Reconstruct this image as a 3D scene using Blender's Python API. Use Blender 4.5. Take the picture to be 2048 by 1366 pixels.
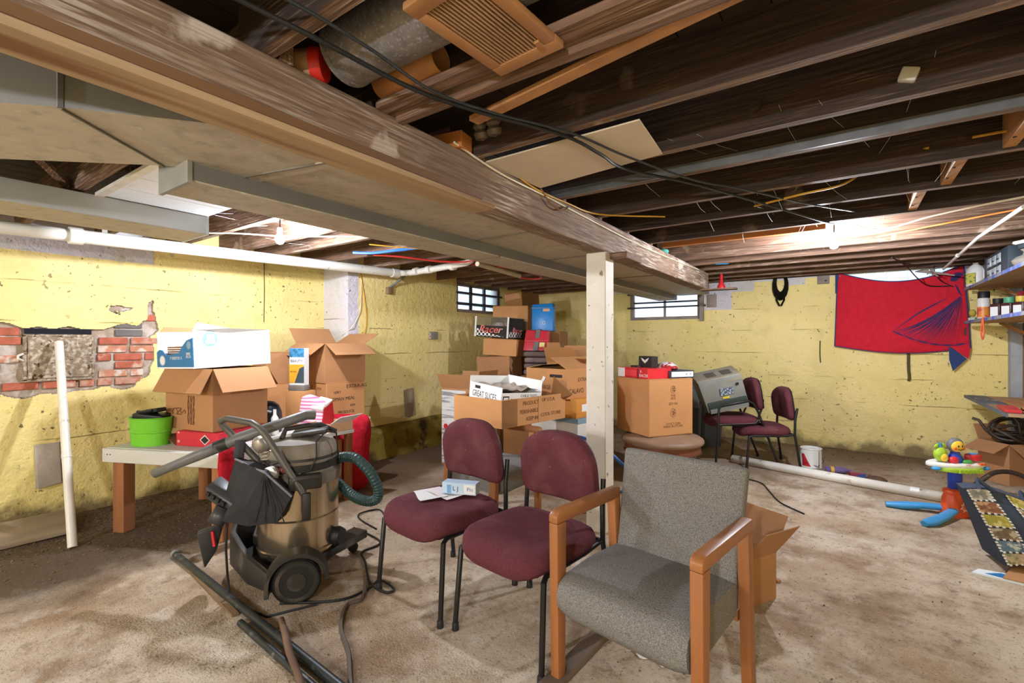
import bpy, bmesh, math, random
from mathutils import Matrix, Vector, Euler, noise
random.seed(7)
for _o in list(bpy.data.objects): bpy.data.objects.remove(_o)
SC = bpy.context.scene; COL = SC.collection
PI = math.pi; R = math.radians
AZ = math.atan(666/950.)                 # camera yaw: the joists/beam run square to the walls

# ---------------------------------------------------------------- camera, world, exposure
cam = bpy.data.cameras.new('camera'); cam.sensor_width = 36.0; cam.lens = 36.0*950/2048
cam.clip_start = 0.02
camo = bpy.data.objects.new('camera', cam); COL.objects.link(camo)
camo.location = (0, 0, 1.35); camo.rotation_euler = (PI/2, 0, AZ)
SC.camera = camo
w = bpy.data.worlds.new('world'); SC.world = w; w.use_nodes = True
w.node_tree.nodes['Background'].inputs[0].default_value = (.62, .76, 1, 1)
w.node_tree.nodes['Background'].inputs[1].default_value = 1.6
vs = SC.view_settings
vs.view_transform = 'Standard'; vs.look = 'None'; vs.exposure = 1.32; vs.gamma = 1.0; vs.use_curve_mapping = False
BULB = 1300.0                             # radiance of the bare bulbs

# ---------------------------------------------------------------- materials
def lin(h):
    h = h.lstrip('#'); c = [int(h[i:i+2], 16)/255 for i in (0, 2, 4)]
    return tuple(x/12.92 if x <= .04045 else ((x+.055)/1.055)**2.4 for x in c)
MATS = {}
GR = {'x': (.07, 1, 1), 'y': (1, .07, 1), 'z': (1, 1, .07), None: (1, 1, 1)}
def mat(name, c, rough=.65, metal=0, var=.14, scale=7, bump=0., bscale=70, c2=None, thr=(.5, .62), s2=4, grain=None, emit=0, alpha=1, trans=0, spec=.4, c3=None, thr3=(.6, .66), s3=30, det=6):
    if name in MATS: return MATS[name]
    m = bpy.data.materials.new(name); MATS[name] = m; m.use_nodes = True
    nt = m.node_tree; N = nt.nodes; Lk = nt.links; b = N['Principled BSDF']
    b.inputs['Roughness'].default_value = rough; b.inputs['Metallic'].default_value = metal
    b.inputs['Specular IOR Level'].default_value = spec
    tc = N.new('ShaderNodeTexCoord'); mp = N.new('ShaderNodeMapping'); Lk.new(tc.outputs['Object'], mp.inputs['Vector'])
    mp.inputs['Scale'].default_value = GR[grain]
    def nz(sc, d=det, v=mp):
        n = N.new('ShaderNodeTexNoise'); n.inputs['Scale'].default_value = sc; n.inputs['Detail'].default_value = d
        Lk.new(v.outputs['Vector' if v is mp else 'Object'], n.inputs['Vector']); return n
    def ramp(n, a, bb, ca, cb):
        r = N.new('ShaderNodeValToRGB'); Lk.new(n.outputs['Fac'], r.inputs['Fac'])
        r.color_ramp.elements[0].position = a; r.color_ramp.elements[1].position = bb
        r.color_ramp.elements[0].color = (*ca, 1); r.color_ramp.elements[1].color = (*cb, 1); return r
    L0 = lin(c); lo = tuple(x*(1-var) for x in L0); hi = tuple(min(1, x*(1+var)) for x in L0)
    out = ramp(nz(scale), .3, .7, lo, hi).outputs['Color']
    for cc, th, s in ((c2, thr, s2), (c3, thr3, s3)):
        if cc:
            r = ramp(nz(s), th[0], th[1], (0, 0, 0), (1, 1, 1))
            mx = N.new('ShaderNodeMix'); mx.data_type = 'RGBA'; Lk.new(r.outputs['Color'], mx.inputs[0])
            Lk.new(out, mx.inputs[6]); mx.inputs[7].default_value = (*lin(cc), 1); out = mx.outputs[2]
    Lk.new(out, b.inputs['Base Color'])
    if bump:
        bp = N.new('ShaderNodeBump'); bp.inputs['Strength'].default_value = min(1, bump); bp.inputs['Distance'].default_value = .004*max(1, bump)
        Lk.new(nz(bscale, 4).outputs['Fac'], bp.inputs['Height']); Lk.new(bp.outputs['Normal'], b.inputs['Normal'])
    if emit:
        b.inputs['Emission Color'].default_value = (*L0, 1); b.inputs['Emission Strength'].default_value = emit
    if alpha < 1: b.inputs['Alpha'].default_value = alpha
    if trans: b.inputs['Transmission Weight'].default_value = trans
    return m

def wall_mat(name, base, dark, z_course=.30, dirt=1.0):
    """painted concrete: pour lines at fixed heights, pits, rubbed patches and soil near the floor"""
    m = bpy.data.materials.new(name); MATS[name] = m; m.use_nodes = True
    nt = m.node_tree; N = nt.nodes; Lk = nt.links; b = N['Principled BSDF']; b.inputs['Roughness'].default_value = .62
    g = N.new('ShaderNodeNewGeometry'); P_ = g.outputs['Position']
    def nz(sc, d=5, vec=P_):
        n = N.new('ShaderNodeTexNoise'); n.inputs['Scale'].default_value = sc; n.inputs['Detail'].default_value = d
        Lk.new(vec, n.inputs['Vector']); return n.outputs['Fac']
    def mr(v, a, bb, lo=0., hi=1.):
        r = N.new('ShaderNodeMapRange'); Lk.new(v, r.inputs['Value'])
        for i, x in zip((1, 2, 3, 4), (a, bb, lo, hi)): r.inputs[i].default_value = x
        return r.outputs[0]
    def mth(op, a, c=None):
        r = N.new('ShaderNodeMath'); r.operation = op
        for i, x in enumerate((a, c)):
            if x is None: continue
            if isinstance(x, (int, float)): r.inputs[i].default_value = x
            else: Lk.new(x, r.inputs[i])
        return r.outputs[0]
    def mix(f, a, col):
        x = N.new('ShaderNodeMix'); x.data_type = 'RGBA'; Lk.new(f, x.inputs[0])
        if isinstance(a, tuple): x.inputs[6].default_value = (*a, 1)
        else: Lk.new(a, x.inputs[6])
        x.inputs[7].default_value = (*col, 1); return x.outputs[2]
    sx = N.new('ShaderNodeSeparateXYZ'); Lk.new(P_, sx.inputs[0]); z = sx.outputs['Z']
    B0 = lin(base)
    col = mix(mr(nz(1.6), .38, .66), B0, tuple(x*y for x, y in zip(B0, (1.06, 1.05, 1.3))))
    col = mix(mr(nz(5), .55, .75, 0, .5), col, tuple(x*.8 for x in B0))
    zz = mth('ADD', z, mth('MULTIPLY', mth('SUBTRACT', nz(3.5), .5), .035))
    fr = mth('FRACT', mth('DIVIDE', zz, z_course))
    line = mth('MULTIPLY', mr(fr, .0, .028, 1, 0), mr(nz(2.2), .5, .62))
    col = mix(mth('MULTIPLY', line, .8), col, lin(dark))
    pits = mth('MULTIPLY', mr(nz(30, 3), .672, .70), mr(nz(2.7), .40, .58))
    col = mix(mth('MULTIPLY', pits, .85), col, lin('#4a3f28'))
    chips = mth('MULTIPLY', mr(nz(9, 5), .66, .69), mr(nz(1.3), .5, .6))
    col = mix(mth('MULTIPLY', chips, .7), col, lin('#a39a8c'))
    soil = mr(mth('ADD', z, mth('MULTIPLY', mth('SUBTRACT', nz(3.2, 5), .5), .7*dirt)), .02, .16, 1, 0)
    col = mix(mth('MULTIPLY', soil, .85), col, lin('#6d5a36'))
    Lk.new(col, b.inputs['Base Color'])
    bp = N.new('ShaderNodeBump'); bp.inputs['Strength'].default_value = .8; bp.inputs['Distance'].default_value = .016
    hh = mth('SUBTRACT', mth('ADD', nz(16, 6), mth('MULTIPLY', nz(55, 3), .45)), mth('MULTIPLY', mth('ADD', line, pits), .8))
    Lk.new(hh, bp.inputs['Height']); Lk.new(bp.outputs['Normal'], b.inputs['Normal'])
    return m

def floor_mat():
    m = bpy.data.materials.new('dirty_concrete'); m.use_nodes = True
    nt = m.node_tree; N = nt.nodes; Lk = nt.links; b = N['Principled BSDF']; b.inputs['Roughness'].default_value = .85
    g = N.new('ShaderNodeNewGeometry'); P_ = g.outputs['Position']
    sx = N.new('ShaderNodeSeparateXYZ'); Lk.new(P_, sx.inputs[0])
    def nz(sc, d=4, rg=.55):
        n = N.new('ShaderNodeTexNoise'); n.inputs['Scale'].default_value = sc; n.inputs['Detail'].default_value = d; n.inputs['Roughness'].default_value = rg
        Lk.new(P_, n.inputs['Vector']); return n.outputs['Fac']
    def mr(v, a, bb, lo=0., hi=1.):
        r = N.new('ShaderNodeMapRange'); Lk.new(v, r.inputs['Value'])
        for i, x in zip((1, 2, 3, 4), (a, bb, lo, hi)): r.inputs[i].default_value = x
        return r.outputs[0]
    def mth(op, a, c=None):
        r = N.new('ShaderNodeMath'); r.operation = op
        for i, x in enumerate((a, c)):
            if x is None: continue
            if isinstance(x, (int, float)): r.inputs[i].default_value = x
            else: Lk.new(x, r.inputs[i])
        return r.outputs[0]
    def mix(f, a, col):
        x = N.new('ShaderNodeMix'); x.data_type = 'RGBA'; Lk.new(f, x.inputs[0])
        if isinstance(a, tuple): x.inputs[6].default_value = (*a, 1)
        else: Lk.new(a, x.inputs[6])
        x.inputs[7].default_value = (*col, 1); return x.outputs[2]
    col = mix(mr(nz(1.1), .36, .62), lin('#c8baa7'), lin('#a68e72'))
    col = mix(mr(nz(2.6, 5, .65), .47, .64, 0, .85), col, lin('#876b4f'))
    col = mix(mr(nz(7, 5, .7), .56, .68, 0, .65), col, lin('#6b5239'))
    col = mix(mr(nz(3.9, 3), .6, .72, 0, .55), col, lin('#d6cec2'))
    col = mix(mr(nz(34, 5, .7), .54, .68, 0, .6), col, lin('#725c45'))
    col = mix(mr(nz(90, 2), .63, .69, 0, .8), col, lin('#4c3b29'))
    col = mix(mr(nz(110, 2), .66, .7, 0, .7), col, lin('#ddd6cc'))
    # loose soil washed up along the left wall
    edge = mth('ADD', sx.outputs['X'], mth('MULTIPLY', mth('SUBTRACT', nz(1.7, 4), .5), 1.1))
    soil = mr(edge, -3.62, -3.30, 1, 0)
    col = mix(mth('MULTIPLY', soil, .92), col, lin('#483725'))
    edge2 = mth('ADD', sx.outputs['Y'], mth('MULTIPLY', mth('SUBTRACT', nz(1.9, 4), .5), 1.4))
    col = mix(mth('MULTIPLY', mr(edge2, 6.2, 6.9), .75), col, lin('#6b5640'))
    edge3 = mth('SUBTRACT', mth('ADD', sx.outputs['Y'], mth('MULTIPLY', mth('SUBTRACT', nz(1.5, 4), .5), 1.2)), mth('MULTIPLY', sx.outputs['X'], 1.0))
    col = mix(mth('MULTIPLY', mr(edge3, 5.6, 6.3), .6), col, lin('#6b543b'))
    Lk.new(col, b.inputs['Base Color'])
    bp = N.new('ShaderNodeBump'); bp.inputs['Strength'].default_value = .75; bp.inputs['Distance'].default_value = .014
    hh = mth('ADD', mth('ADD', nz(9, 5), mth('MULTIPLY', nz(95, 4), .6)), mth('MULTIPLY', mth('MULTIPLY', soil, nz(38, 5)), 2.0))
    Lk.new(hh, bp.inputs['Height']); Lk.new(bp.outputs['Normal'], b.inputs['Normal'])
    return m

# ---------------------------------------------------------------- mesh builder
class MB:
    def __init__(s): s.v = []; s.f = []; s.m = []; s.T = None; s.mi = 0
    def add(s, vs_, fs, mi=None):
        o = len(s.v)
        for p in vs_:
            p = Vector(p); s.v.append(tuple(s.T @ p) if s.T else tuple(p))
        for q in fs: s.f.append(tuple(i+o for i in q)); s.m.append(s.mi if mi is None else mi)
        return s
    def hexa(s, p, mi=None):
        return s.add(p, [(0, 3, 2, 1), (4, 5, 6, 7), (0, 1, 5, 4), (1, 2, 6, 5), (2, 3, 7, 6), (3, 0, 4, 7)], mi)
    def box(s, x0, x1, y0, y1, z0, z1, mi=None):
        return s.hexa([(x0, y0, z0), (x1, y0, z0), (x1, y1, z0), (x0, y1, z0), (x0, y0, z1), (x1, y0, z1), (x1, y1, z1), (x0, y1, z1)], mi)
    def obox(s, c, size, rot=(0, 0, 0), mi=None):
        M = Matrix.Translation(c) @ (rot if isinstance(rot, Matrix) else Euler(rot).to_matrix().to_4x4())
        a, b, d = (x/2 for x in size)
        return s.hexa([M @ Vector(p) for p in ((-a, -b, -d), (a, -b, -d), (a, b, -d), (-a, b, -d), (-a, -b, d), (a, -b, d), (a, b, d), (-a, b, d))], mi)
    def bar(s, a, b, w, h, up=(0, 0, 1), mi=None):
        """rectangular bar from a to b; w across, h along up"""
        a = Vector(a); b = Vector(b); d = (b-a).normalized(); x = d.cross(Vector(up))
        x = x.normalized() if x.length > 1e-5 else Vector((1, 0, 0)); u = x.cross(d)
        o = [(-w/2, -h/2), (w/2, -h/2), (w/2, h/2), (-w/2, h/2)]
        return s.hexa([a+x*i+u*j for i, j in o]+[b+x*i+u*j for i, j in o], mi)
    def tube(s, pts, r, n=8, closed=False, cap=True, flat=1.0, mi=None):
        pts = [Vector(p) for p in pts]; K = len(pts); rr = r if isinstance(r, (list, tuple)) else [r]*K
        vs_ = []; prev = None
        for i, p in enumerate(pts):
            if closed: d = pts[(i+1) % K]-pts[i-1]
            else: d = pts[min(i+1, K-1)]-pts[max(i-1, 0)]
            d = d.normalized() if d.length else Vector((0, 0, 1))
            if prev is None:
                ref = Vector((0, 0, 1)) if abs(d.z) < .95 else Vector((1, 0, 0)); x = d.cross(ref).normalized()
            else:
                x = prev-d*prev.dot(d); x = x.normalized() if x.length > 1e-6 else prev
            prev = x; y = d.cross(x)
            for k in range(n):
                a = 2*PI*k/n; vs_.append(p+(x*math.cos(a)+y*math.sin(a)*flat)*rr[i])
        fs = []
        for i in range(K if closed else K-1):
            j = (i+1) % K
            for k in range(n): fs.append((i*n+k, i*n+(k+1) % n, j*n+(k+1) % n, j*n+k))
        if cap and not closed:
            fs.append(tuple(range(n-1, -1, -1))); fs.append(tuple((K-1)*n+k for k in range(n)))
        return s.add(vs_, fs, mi)
    def lathe(s, prof, n=24, c=(0, 0, 0), rot=None, sx=1, sy=1, mi=None):
        M = Matrix.Translation(c)
        if rot is not None: M = M @ (rot if isinstance(rot, Matrix) else Euler(rot).to_matrix().to_4x4())
        vs_ = []; fs = []; K = len(prof)
        for (r, z) in prof:
            for k in range(n):
                a = 2*PI*k/n; vs_.append(M @ Vector((r*math.cos(a)*sx, r*math.sin(a)*sy, z)))
        for i in range(K-1):
            for k in range(n): fs.append((i*n+k, i*n+(k+1) % n, (i+1)*n+(k+1) % n, (i+1)*n+k))
        if prof[0][0] > 1e-6: fs.append(tuple(range(n-1, -1, -1)))
        if prof[-1][0] > 1e-6: fs.append(tuple((K-1)*n+k for k in range(n)))
        return s.add(vs_, fs, mi)
    def prism(s, poly, h0, h1, M=None, mi=None):
        """polygon in local xy, extruded along local z"""
        n = len(poly); P = [Vector((x, y, h0)) for x, y in poly]+[Vector((x, y, h1)) for x, y in poly]
        if M is not None: P = [M @ p for p in P]
        return s.add(P, [tuple(range(n-1, -1, -1)), tuple(range(n, 2*n))]+[(i, (i+1) % n, n+(i+1) % n, n+i) for i in range(n)], mi)
    def ball(s, c, r, nu=14, nv=9, rot=None, mi=None):
        r = r if isinstance(r, (tuple, list)) else (r, r, r)
        M = Matrix.Translation(c)
        if rot is not None: M = M @ (rot if isinstance(rot, Matrix) else Euler(rot).to_matrix().to_4x4())
        vs_ = [M @ Vector((0, 0, -r[2]))]; fs = []
        for i in range(1, nv):
            t = -PI/2+PI*i/nv
            for k in range(nu):
                a = 2*PI*k/nu; vs_.append(M @ Vector((r[0]*math.cos(t)*math.cos(a), r[1]*math.cos(t)*math.sin(a), r[2]*math.sin(t))))
        vs_.append(M @ Vector((0, 0, r[2]))); top = len(vs_)-1
        for k in range(nu): fs.append((0, 1+(k+1) % nu, 1+k)); fs.append((top, top-nu+k, top-nu+(k+1) % nu))
        for i in range(nv-2):
            for k in range(nu):
                a = 1+i*nu; fs.append((a+k, a+(k+1) % nu, a+nu+(k+1) % nu, a+nu+k))
        return s.add(vs_, fs, mi)
    def grid(s, fn, nu, nv, mi=None):
        vs_ = [fn(i/nu, j/nv) for j in range(nv+1) for i in range(nu+1)]
        return s.add(vs_, [(j*(nu+1)+i, j*(nu+1)+i+1, (j+1)*(nu+1)+i+1, (j+1)*(nu+1)+i) for j in range(nv) for i in range(nu)], mi)
    def build(s, name, mats, parent=None, smooth=None, bevel=0, seg=2, solid=0, recalc=True, sub=0):
        me = bpy.data.meshes.new(name); me.from_pydata(s.v, [], s.f)
        mats = mats if isinstance(mats, (list, tuple)) else [mats]
        for m in mats: me.materials.append(m)
        me.polygons.foreach_set('material_index', s.m); me.update()
        if recalc or bevel:
            bm = bmesh.new(); bm.from_mesh(me)
            if recalc: bmesh.ops.recalc_face_normals(bm, faces=bm.faces)
            if bevel:
                es = [e for e in bm.edges if len(e.link_faces) == 2 and e.calc_face_angle(0) > .6]
                bmesh.ops.bevel(bm, geom=es, offset=bevel, segments=seg, affect='EDGES', profile=.5, clamp_overlap=True)
            bm.to_mesh(me); bm.free()
        if smooth is not None or bevel:
            me.shade_smooth(); me.set_sharp_from_angle(angle=R(35 if smooth is None else smooth))
        o = bpy.data.objects.new(name, me); COL.objects.link(o)
        if parent: o.parent = parent
        if solid:
            md = o.modifiers.new('thickness', 'SOLIDIFY'); md.thickness = solid; md.offset = 0
        if sub:
            md = o.modifiers.new('smooth', 'SUBSURF'); md.levels = sub; md.render_levels = sub
        return o
def tag(o, label=None, cat=None, group=None, kind=None):
    for k, v in (('label', label), ('category', cat), ('group', group), ('kind', kind)):
        if v: o[k] = v
    return o
def thing(name, label, cat, loc=(0, 0, 0), rz=0, group=None):
    o = bpy.data.objects.new(name, None); COL.objects.link(o); o.empty_display_size = .1
    o.location = loc; o.rotation_euler = (0, 0, rz); return tag(o, label, cat, group)
def copy_tree(o, parent=None):
    c = o.copy(); COL.objects.link(c)
    if parent: c.parent = parent
    for ch in list(o.children): copy_tree(ch, c)
    return c
def text(name, body, parent, loc, rot, size, m, sx=1.0, align='CENTER', lines=1.0, shear=0, depth=.0004):
    cu = bpy.data.curves.new(name, 'FONT'); cu.body = body; cu.size = size; cu.align_x = align; cu.align_y = 'CENTER'
    cu.extrude = depth; cu.space_line = lines; cu.shear = shear; cu.resolution_u = 2
    t = bpy.data.objects.new(name, cu); me = bpy.data.meshes.new_from_object(t)
    bpy.data.objects.remove(t); me.materials.append(m)
    o = bpy.data.objects.new(name, me); COL.objects.link(o); o.parent = parent
    o.location = loc; o.rotation_euler = rot; o.scale = (sx, 1, 1); return o
FR = (PI/2, 0, 0); RT = (PI/2, 0, PI/2)          # print on a -Y face / on a +X face
def wire(name, pts, r, m, label, cat='cable', n=6, parent=None, sm=True):
    """cable through points, softened with a Catmull-Rom spline"""
    P = [Vector(p) for p in pts]; Q = []
    if sm and len(P) > 2:
        for i in range(len(P)-1):
            a, b, c, d = P[max(i-1, 0)], P[i], P[i+1], P[min(i+2, len(P)-1)]
            for k in range(6):
                t = k/6; Q.append(.5*((2*b)+(c-a)*t+(2*a-5*b+4*c-d)*t*t+(3*b-a-3*c+d)*t**3))
        Q.append(P[-1])
    else: Q = P
    o = MB().tube(Q, r, n).build(name, m, parent, smooth=60)
    if not parent: tag(o, label, cat)
    return o

# shared materials
YEL = wall_mat('yellow_paint', '#e6d284', '#8d7a3e')
WHT = wall_mat('whitewash', '#c9c5c0', '#6e6a66', .4, .3)
FLOOR = floor_mat()
def flaky_wood(name, wood, dark, paint, ax='y', cover=(.50, .60), rough=.8, patch=1.6):
    """old timber with raised grain and remains of paint caught in it"""
    m = bpy.data.materials.new(name); MATS[name] = m; m.use_nodes = True
    nt = m.node_tree; N = nt.nodes; Lk = nt.links; b = N['Principled BSDF']; b.inputs['Roughness'].default_value = rough
    tc = N.new('ShaderNodeTexCoord'); mp = N.new('ShaderNodeMapping'); Lk.new(tc.outputs['Object'], mp.inputs['Vector'])
    mp.inputs['Scale'].default_value = {'x': (.045, 1, 1), 'y': (1, .045, 1), 'z': (1, 1, .045)}[ax]
    def nz(sc, d, v, dist=0.):
        n = N.new('ShaderNodeTexNoise'); n.inputs['Scale'].default_value = sc; n.inputs['Detail'].default_value = d; n.inputs['Distortion'].default_value = dist; Lk.new(v, n.inputs['Vector']); return n.outputs['Fac']
    def mr(v, a, bb, lo=0., hi=1.):
        r = N.new('ShaderNodeMapRange'); Lk.new(v, r.inputs['Value'])
        for i, x in zip((1, 2, 3, 4), (a, bb, lo, hi)): r.inputs[i].default_value = x
        return r.outputs[0]
    def mix(f, a, col):
        x = N.new('ShaderNodeMix'); x.data_type = 'RGBA'; Lk.new(f, x.inputs[0])
        if isinstance(a, tuple): x.inputs[6].default_value = (*a, 1)
        else: Lk.new(a, x.inputs[6])
        x.inputs[7].default_value = (*col, 1); return x.outputs[2]
    def mul(a, c):
        r = N.new('ShaderNodeMath'); r.operation = 'MULTIPLY'; Lk.new(a, r.inputs[0]); Lk.new(c, r.inputs[1]); return r.outputs[0]
    g = nz(75, 4, mp.outputs['Vector'], .6)
    col = mix(mr(g, .36, .62), lin(wood), lin(dark))
    col = mix(mr(nz(5, 3, mp.outputs['Vector']), .45, .7, 0, .6), col, lin(dark))
    fl = mul(mr(nz(110, 3, mp.outputs['Vector'], .4), cover[0], cover[1]), mr(nz(patch, 6, tc.outputs['Object']), .40, .62))
    fl2 = mr(nz(patch*1.7, 9, tc.outputs['Object']), .63, .67)
    col = mix(fl, col, lin(paint)); col = mix(mul(fl2, mr(g, .3, .55, .45, 1)), col, lin(paint))
    Lk.new(col, b.inputs['Base Color'])
    bp = N.new('ShaderNodeBump'); bp.inputs['Strength'].default_value = .7; bp.inputs['Distance'].default_value = .006
    Lk.new(g, bp.inputs['Height']); Lk.new(bp.outputs['Normal'], b.inputs['Normal']); return m
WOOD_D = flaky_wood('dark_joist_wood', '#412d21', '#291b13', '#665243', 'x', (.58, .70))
WOOD_E = flaky_wood('worn_lit_joist_edge', '#83654e', '#5b4332', '#a99481', 'x', (.54, .64))  # bottom faces lightened: real wear plus light from below painted in
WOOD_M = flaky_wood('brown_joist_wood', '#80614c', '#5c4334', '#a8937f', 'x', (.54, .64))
SUBFL = mat('dark_subfloor', '#33251b', .8, var=.3, grain='y', scale=8)
BEAM = flaky_wood('weathered_beam_wood', '#92765f', '#67503f', '#b9aca0')
BLOCK = mat('tan_block_wood', '#a9794e', .7, var=.18, scale=10, grain='z', bump=.3)
TIN = mat('galvanised_sheet', '#8f8c84', .5, metal=.35, var=.12, scale=5, c2='#a8a08d', thr=(.45, .7), s2=3)
TIN_BEIGE = mat('dusty_duct_sheet', '#b8ae9c', .6, metal=.15, var=.1, scale=4, c2='#a39a8a', thr=(.5, .68), s2=14, c3='#c3bba9', thr3=(.62, .68), s3=35)
WHITE = mat('white_plastic', '#e3e1dc', .4, var=.05)
PVC = mat('scuffed_white_pvc', '#dedad1', .38, var=.06, c2='#9a8b74', thr=(.62, .72), s2=9)
BLACK = mat('black_rubber', '#1d1c1c', .55, var=.25)
BLKMET = mat('black_painted_steel', '#1b1a1c', .38, var=.2, c2='#5b5650', thr=(.68, .75), s2=22)
CARD = mat('brown_cardboard', '#ad7d54', .8, var=.07, scale=4)
CARD_O = mat('orange_cardboard', '#c08a58', .78, var=.06, scale=4)
CARD_D = mat('old_dark_cardboard', '#8f6238', .82, var=.1, scale=5)
CARD_L = mat('pale_cardboard_lining', '#cfa67e', .8, var=.06, scale=4)
INK = mat('black_print', '#2a2420', .7, var=.05)
INK_B = mat('brown_print', '#6e4526', .8, var=.1)
PAPER = mat('white_paper', '#e6e6e6', .7, var=.04)
RED = mat('red_print', '#c2202f', .5, var=.06)
BLUE = mat('blue_print', '#2173b4', .5, var=.06)
WINE = mat('maroon_fabric', '#5f3037', .95, var=.2, scale=130, bump=.7, bscale=260, c2='#74454a', thr=(.5, .75), s2=6, c3='#c8b8b0', thr3=(.735, .75), s3=70, spec=.2)
GREYF = mat('grey_tweed', '#7d7975', .95, var=.5, scale=300, bump=.8, bscale=230, spec=.2, det=2)
OAK = mat('stained_oak', '#9a6239', .42, var=.2, scale=10, grain='z', bump=.1)
OAKY = mat('stained_oak_rail', '#9e663c', .4, var=.18, scale=10, grain='y', bump=.1)
STEEL = mat('stainless_drum', '#c9b79c', .22, metal=.9, var=.12, scale=9, grain='z')
DKPL = mat('dusty_black_plastic', '#2c2926', .5, var=.18, scale=6, c2='#6a6055', thr=(.6, .8), s2=6)
GREYPL = mat('grey_plastic', '#6d6f70', .5, var=.1)
GLASSP = mat('frosted_window_glass', '#dfe9f5', .45, trans=.9, var=.12, scale=3)
RUST = mat('rusty_cast_iron', '#8f7c66', .75, metal=.2, var=.2, scale=25, bump=.8, c2='#c2b6a4', thr=(.46, .64), s2=34, c3='#4e3727', thr3=(.6, .66), s3=26)
# ================================================================ the room
XL, XR2, YB, XR, YF = -4.95, -4.50, 7.22, 1.75, -3.2
YJ, ZC = 3.26, 2.38
fl = MB().box(-5.15, 1.95, YF-.2, YB+.2, -.1, 0).build('floor', FLOOR); tag(fl, kind='structure')
tag(fl, 'dirty grey-brown concrete basement floor')

# left wall: plaster skin with a broken-out patch of brickwork
HOLE = [(.10, 1.02), (.10, 1.47), (.70, 1.472), (.785, 1.452), (1.20, 1.452), (1.20, 1.455), (1.30, 1.455), (1.42, 1.50), (1.50, 1.49), (1.55, 1.55), (1.57, 1.68), (1.61, 1.70), (1.60, 1.56), (1.63, 1.50), (1.59, 1.40), (1.60, 1.22), (1.57, 1.05), (1.45, .97), (1.30, .985), (1.05, .955), (.85, .94), (.60, .98), (.3, .97)]
def inpoly(y, z, P):
    c = False; j = len(P)-1
    for i in range(len(P)):
        (a, b), (d, e) = P[i], P[j]
        if (b > z) != (e > z) and y < (d-a)*(z-b)/(e-b)+a: c = not c
        j = i
    return c
def exposed(y, z):
    n = noise.noise((y*9, z*9, 1.3))*.035+noise.noise((y*30, z*30, 4.))*.014
    n2 = noise.noise((y*9, z*9, 7.7))*.035
    return inpoly(y+n, z+n2, HOLE) or (inpoly(y+n*1.5, z+n2*1.3, [(1.30, 1.60), (1.35, 1.66), (1.44, 1.65), (1.40, 1.625), (1.345, 1.60), (1.36, 1.57)]))
m = MB(); y0, y1, z0, z1 = .0, 1.8, .86, 1.74; ny, nz_ = 260, 130
m.box(-5.15, -4.99, YF-.2, YJ, 0, ZC, 1)
for (a, b, c, d) in ((YF-.2, y0, 0, ZC), (y1, YJ, 0, ZC), (y0, y1, 0, z0), (y0, y1, z1, ZC)):
    m.box(-4.99, XL, a, b, c, d, 0)
H = [[(-.026 if exposed(y0+(y1-y0)*i/ny, z0+(z1-z0)*j/nz_) else 0) if 0 < i < ny and 0 < j < nz_ else 0 for i in range(ny+1)] for j in range(nz_+1)]
vs_ = [(XL+H[j][i], y0+(y1-y0)*i/ny, z0+(z1-z0)*j/nz_) for j in range(nz_+1) for i in range(ny+1)]
for j in range(nz_):
    for i in range(ny):
        q = (j*(ny+1)+i, j*(ny+1)+i+1, (j+1)*(ny+1)+i+1, (j+1)*(ny+1)+i)
        dep = min(H[j][i], H[j][i+1], H[j+1][i+1], H[j+1][i]) < -.01
        m.f.append(tuple(k+len(m.v) for k in q)); m.m.append(2 if dep else 0)
m.v += vs_
# whitewashed band above the yellow paint
m.box(XL-.004, XL+.004, YF, 1.60, 2.02, ZC, 1)
MORTAR = mat('crumbling_mortar', '#a2907e', .9, var=.2, scale=20, bump=1.5, bscale=60, c2='#bfb4ab', thr=(.5, .62), s2=8)
wl = m.build('wall_left', [YEL, WHT, MORTAR], recalc=False)
tag(wl, 'yellow painted left wall with a broken patch of bare brick', kind='structure')
BR = [mat('red_brick', '#b0604a', .85, var=.2, scale=15, bump=1.2, bscale=50, c2='#c9a896', thr=(.55, .68), s2=14),
      mat('pale_brick', '#c08468', .9, var=.2, scale=15, bump=1.4, bscale=50, c2='#d2c2b6', thr=(.46, .58), s2=12),
      mat('whitened_brick', '#bb8f7c', .9, var=.18, scale=15, bump=1.4, bscale=45, c2='#b36a4e', thr=(.48, .58), s2=14),
      mat('slate_brick', '#6c6765', .85, var=.2, bump=.6)]
rnd = random.Random(3)
bm_cache = []
for k in range(6):
    mb = MB(); s = [rnd.uniform(-.004, .004) for _ in range(12)]
    mb.hexa([(-.03, -.5, -.5), (.0+s[0], -.5+s[1], -.5+s[2]), (.0+s[3], .5+s[4], -.5+s[5]), (-.03, .5, -.5), (-.03, -.5, .5), (.0+s[6], -.5+s[7], .5+s[8]), (.0+s[9], .5, .5+s[10]), (-.03, .5, .5)])
    bm_cache.append(mb)
DOOR = (.775, 1.215, 1.045, 1.425)
row = 0; zz = .925; nb = 0
while zz < 1.56:
    yy = -.05+(row % 2)*.105
    while yy < 1.66:
        L = rnd.choice((.2, .2, .2, .1)); yc, zc = yy+L/2, zz+.028
        if exposed(yc, zc) and not (DOOR[0]-.02 < yc < DOOR[1]+.02 and DOOR[2] < zc < DOOR[3]):
            src = bm_cache[nb % 6]; o = MB(); dx = XL-.007+rnd.uniform(-.007, .006)
            o.add([(dx+p[0], yc+p[1]*(L-.012), zc+p[2]*.056) for p in src.v], src.f)
            mi = 3 if (1.40 < yc < 1.55 and 1.42 < zc < 1.50) else 0 if zc > 1.40 else rnd.choice((0, 0, 1, 1, 2))
            o.build('brick', BR[mi], wl, bevel=.004, seg=1); nb += 1
        yy += L+.011
    zz += .067; row += 1

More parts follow.
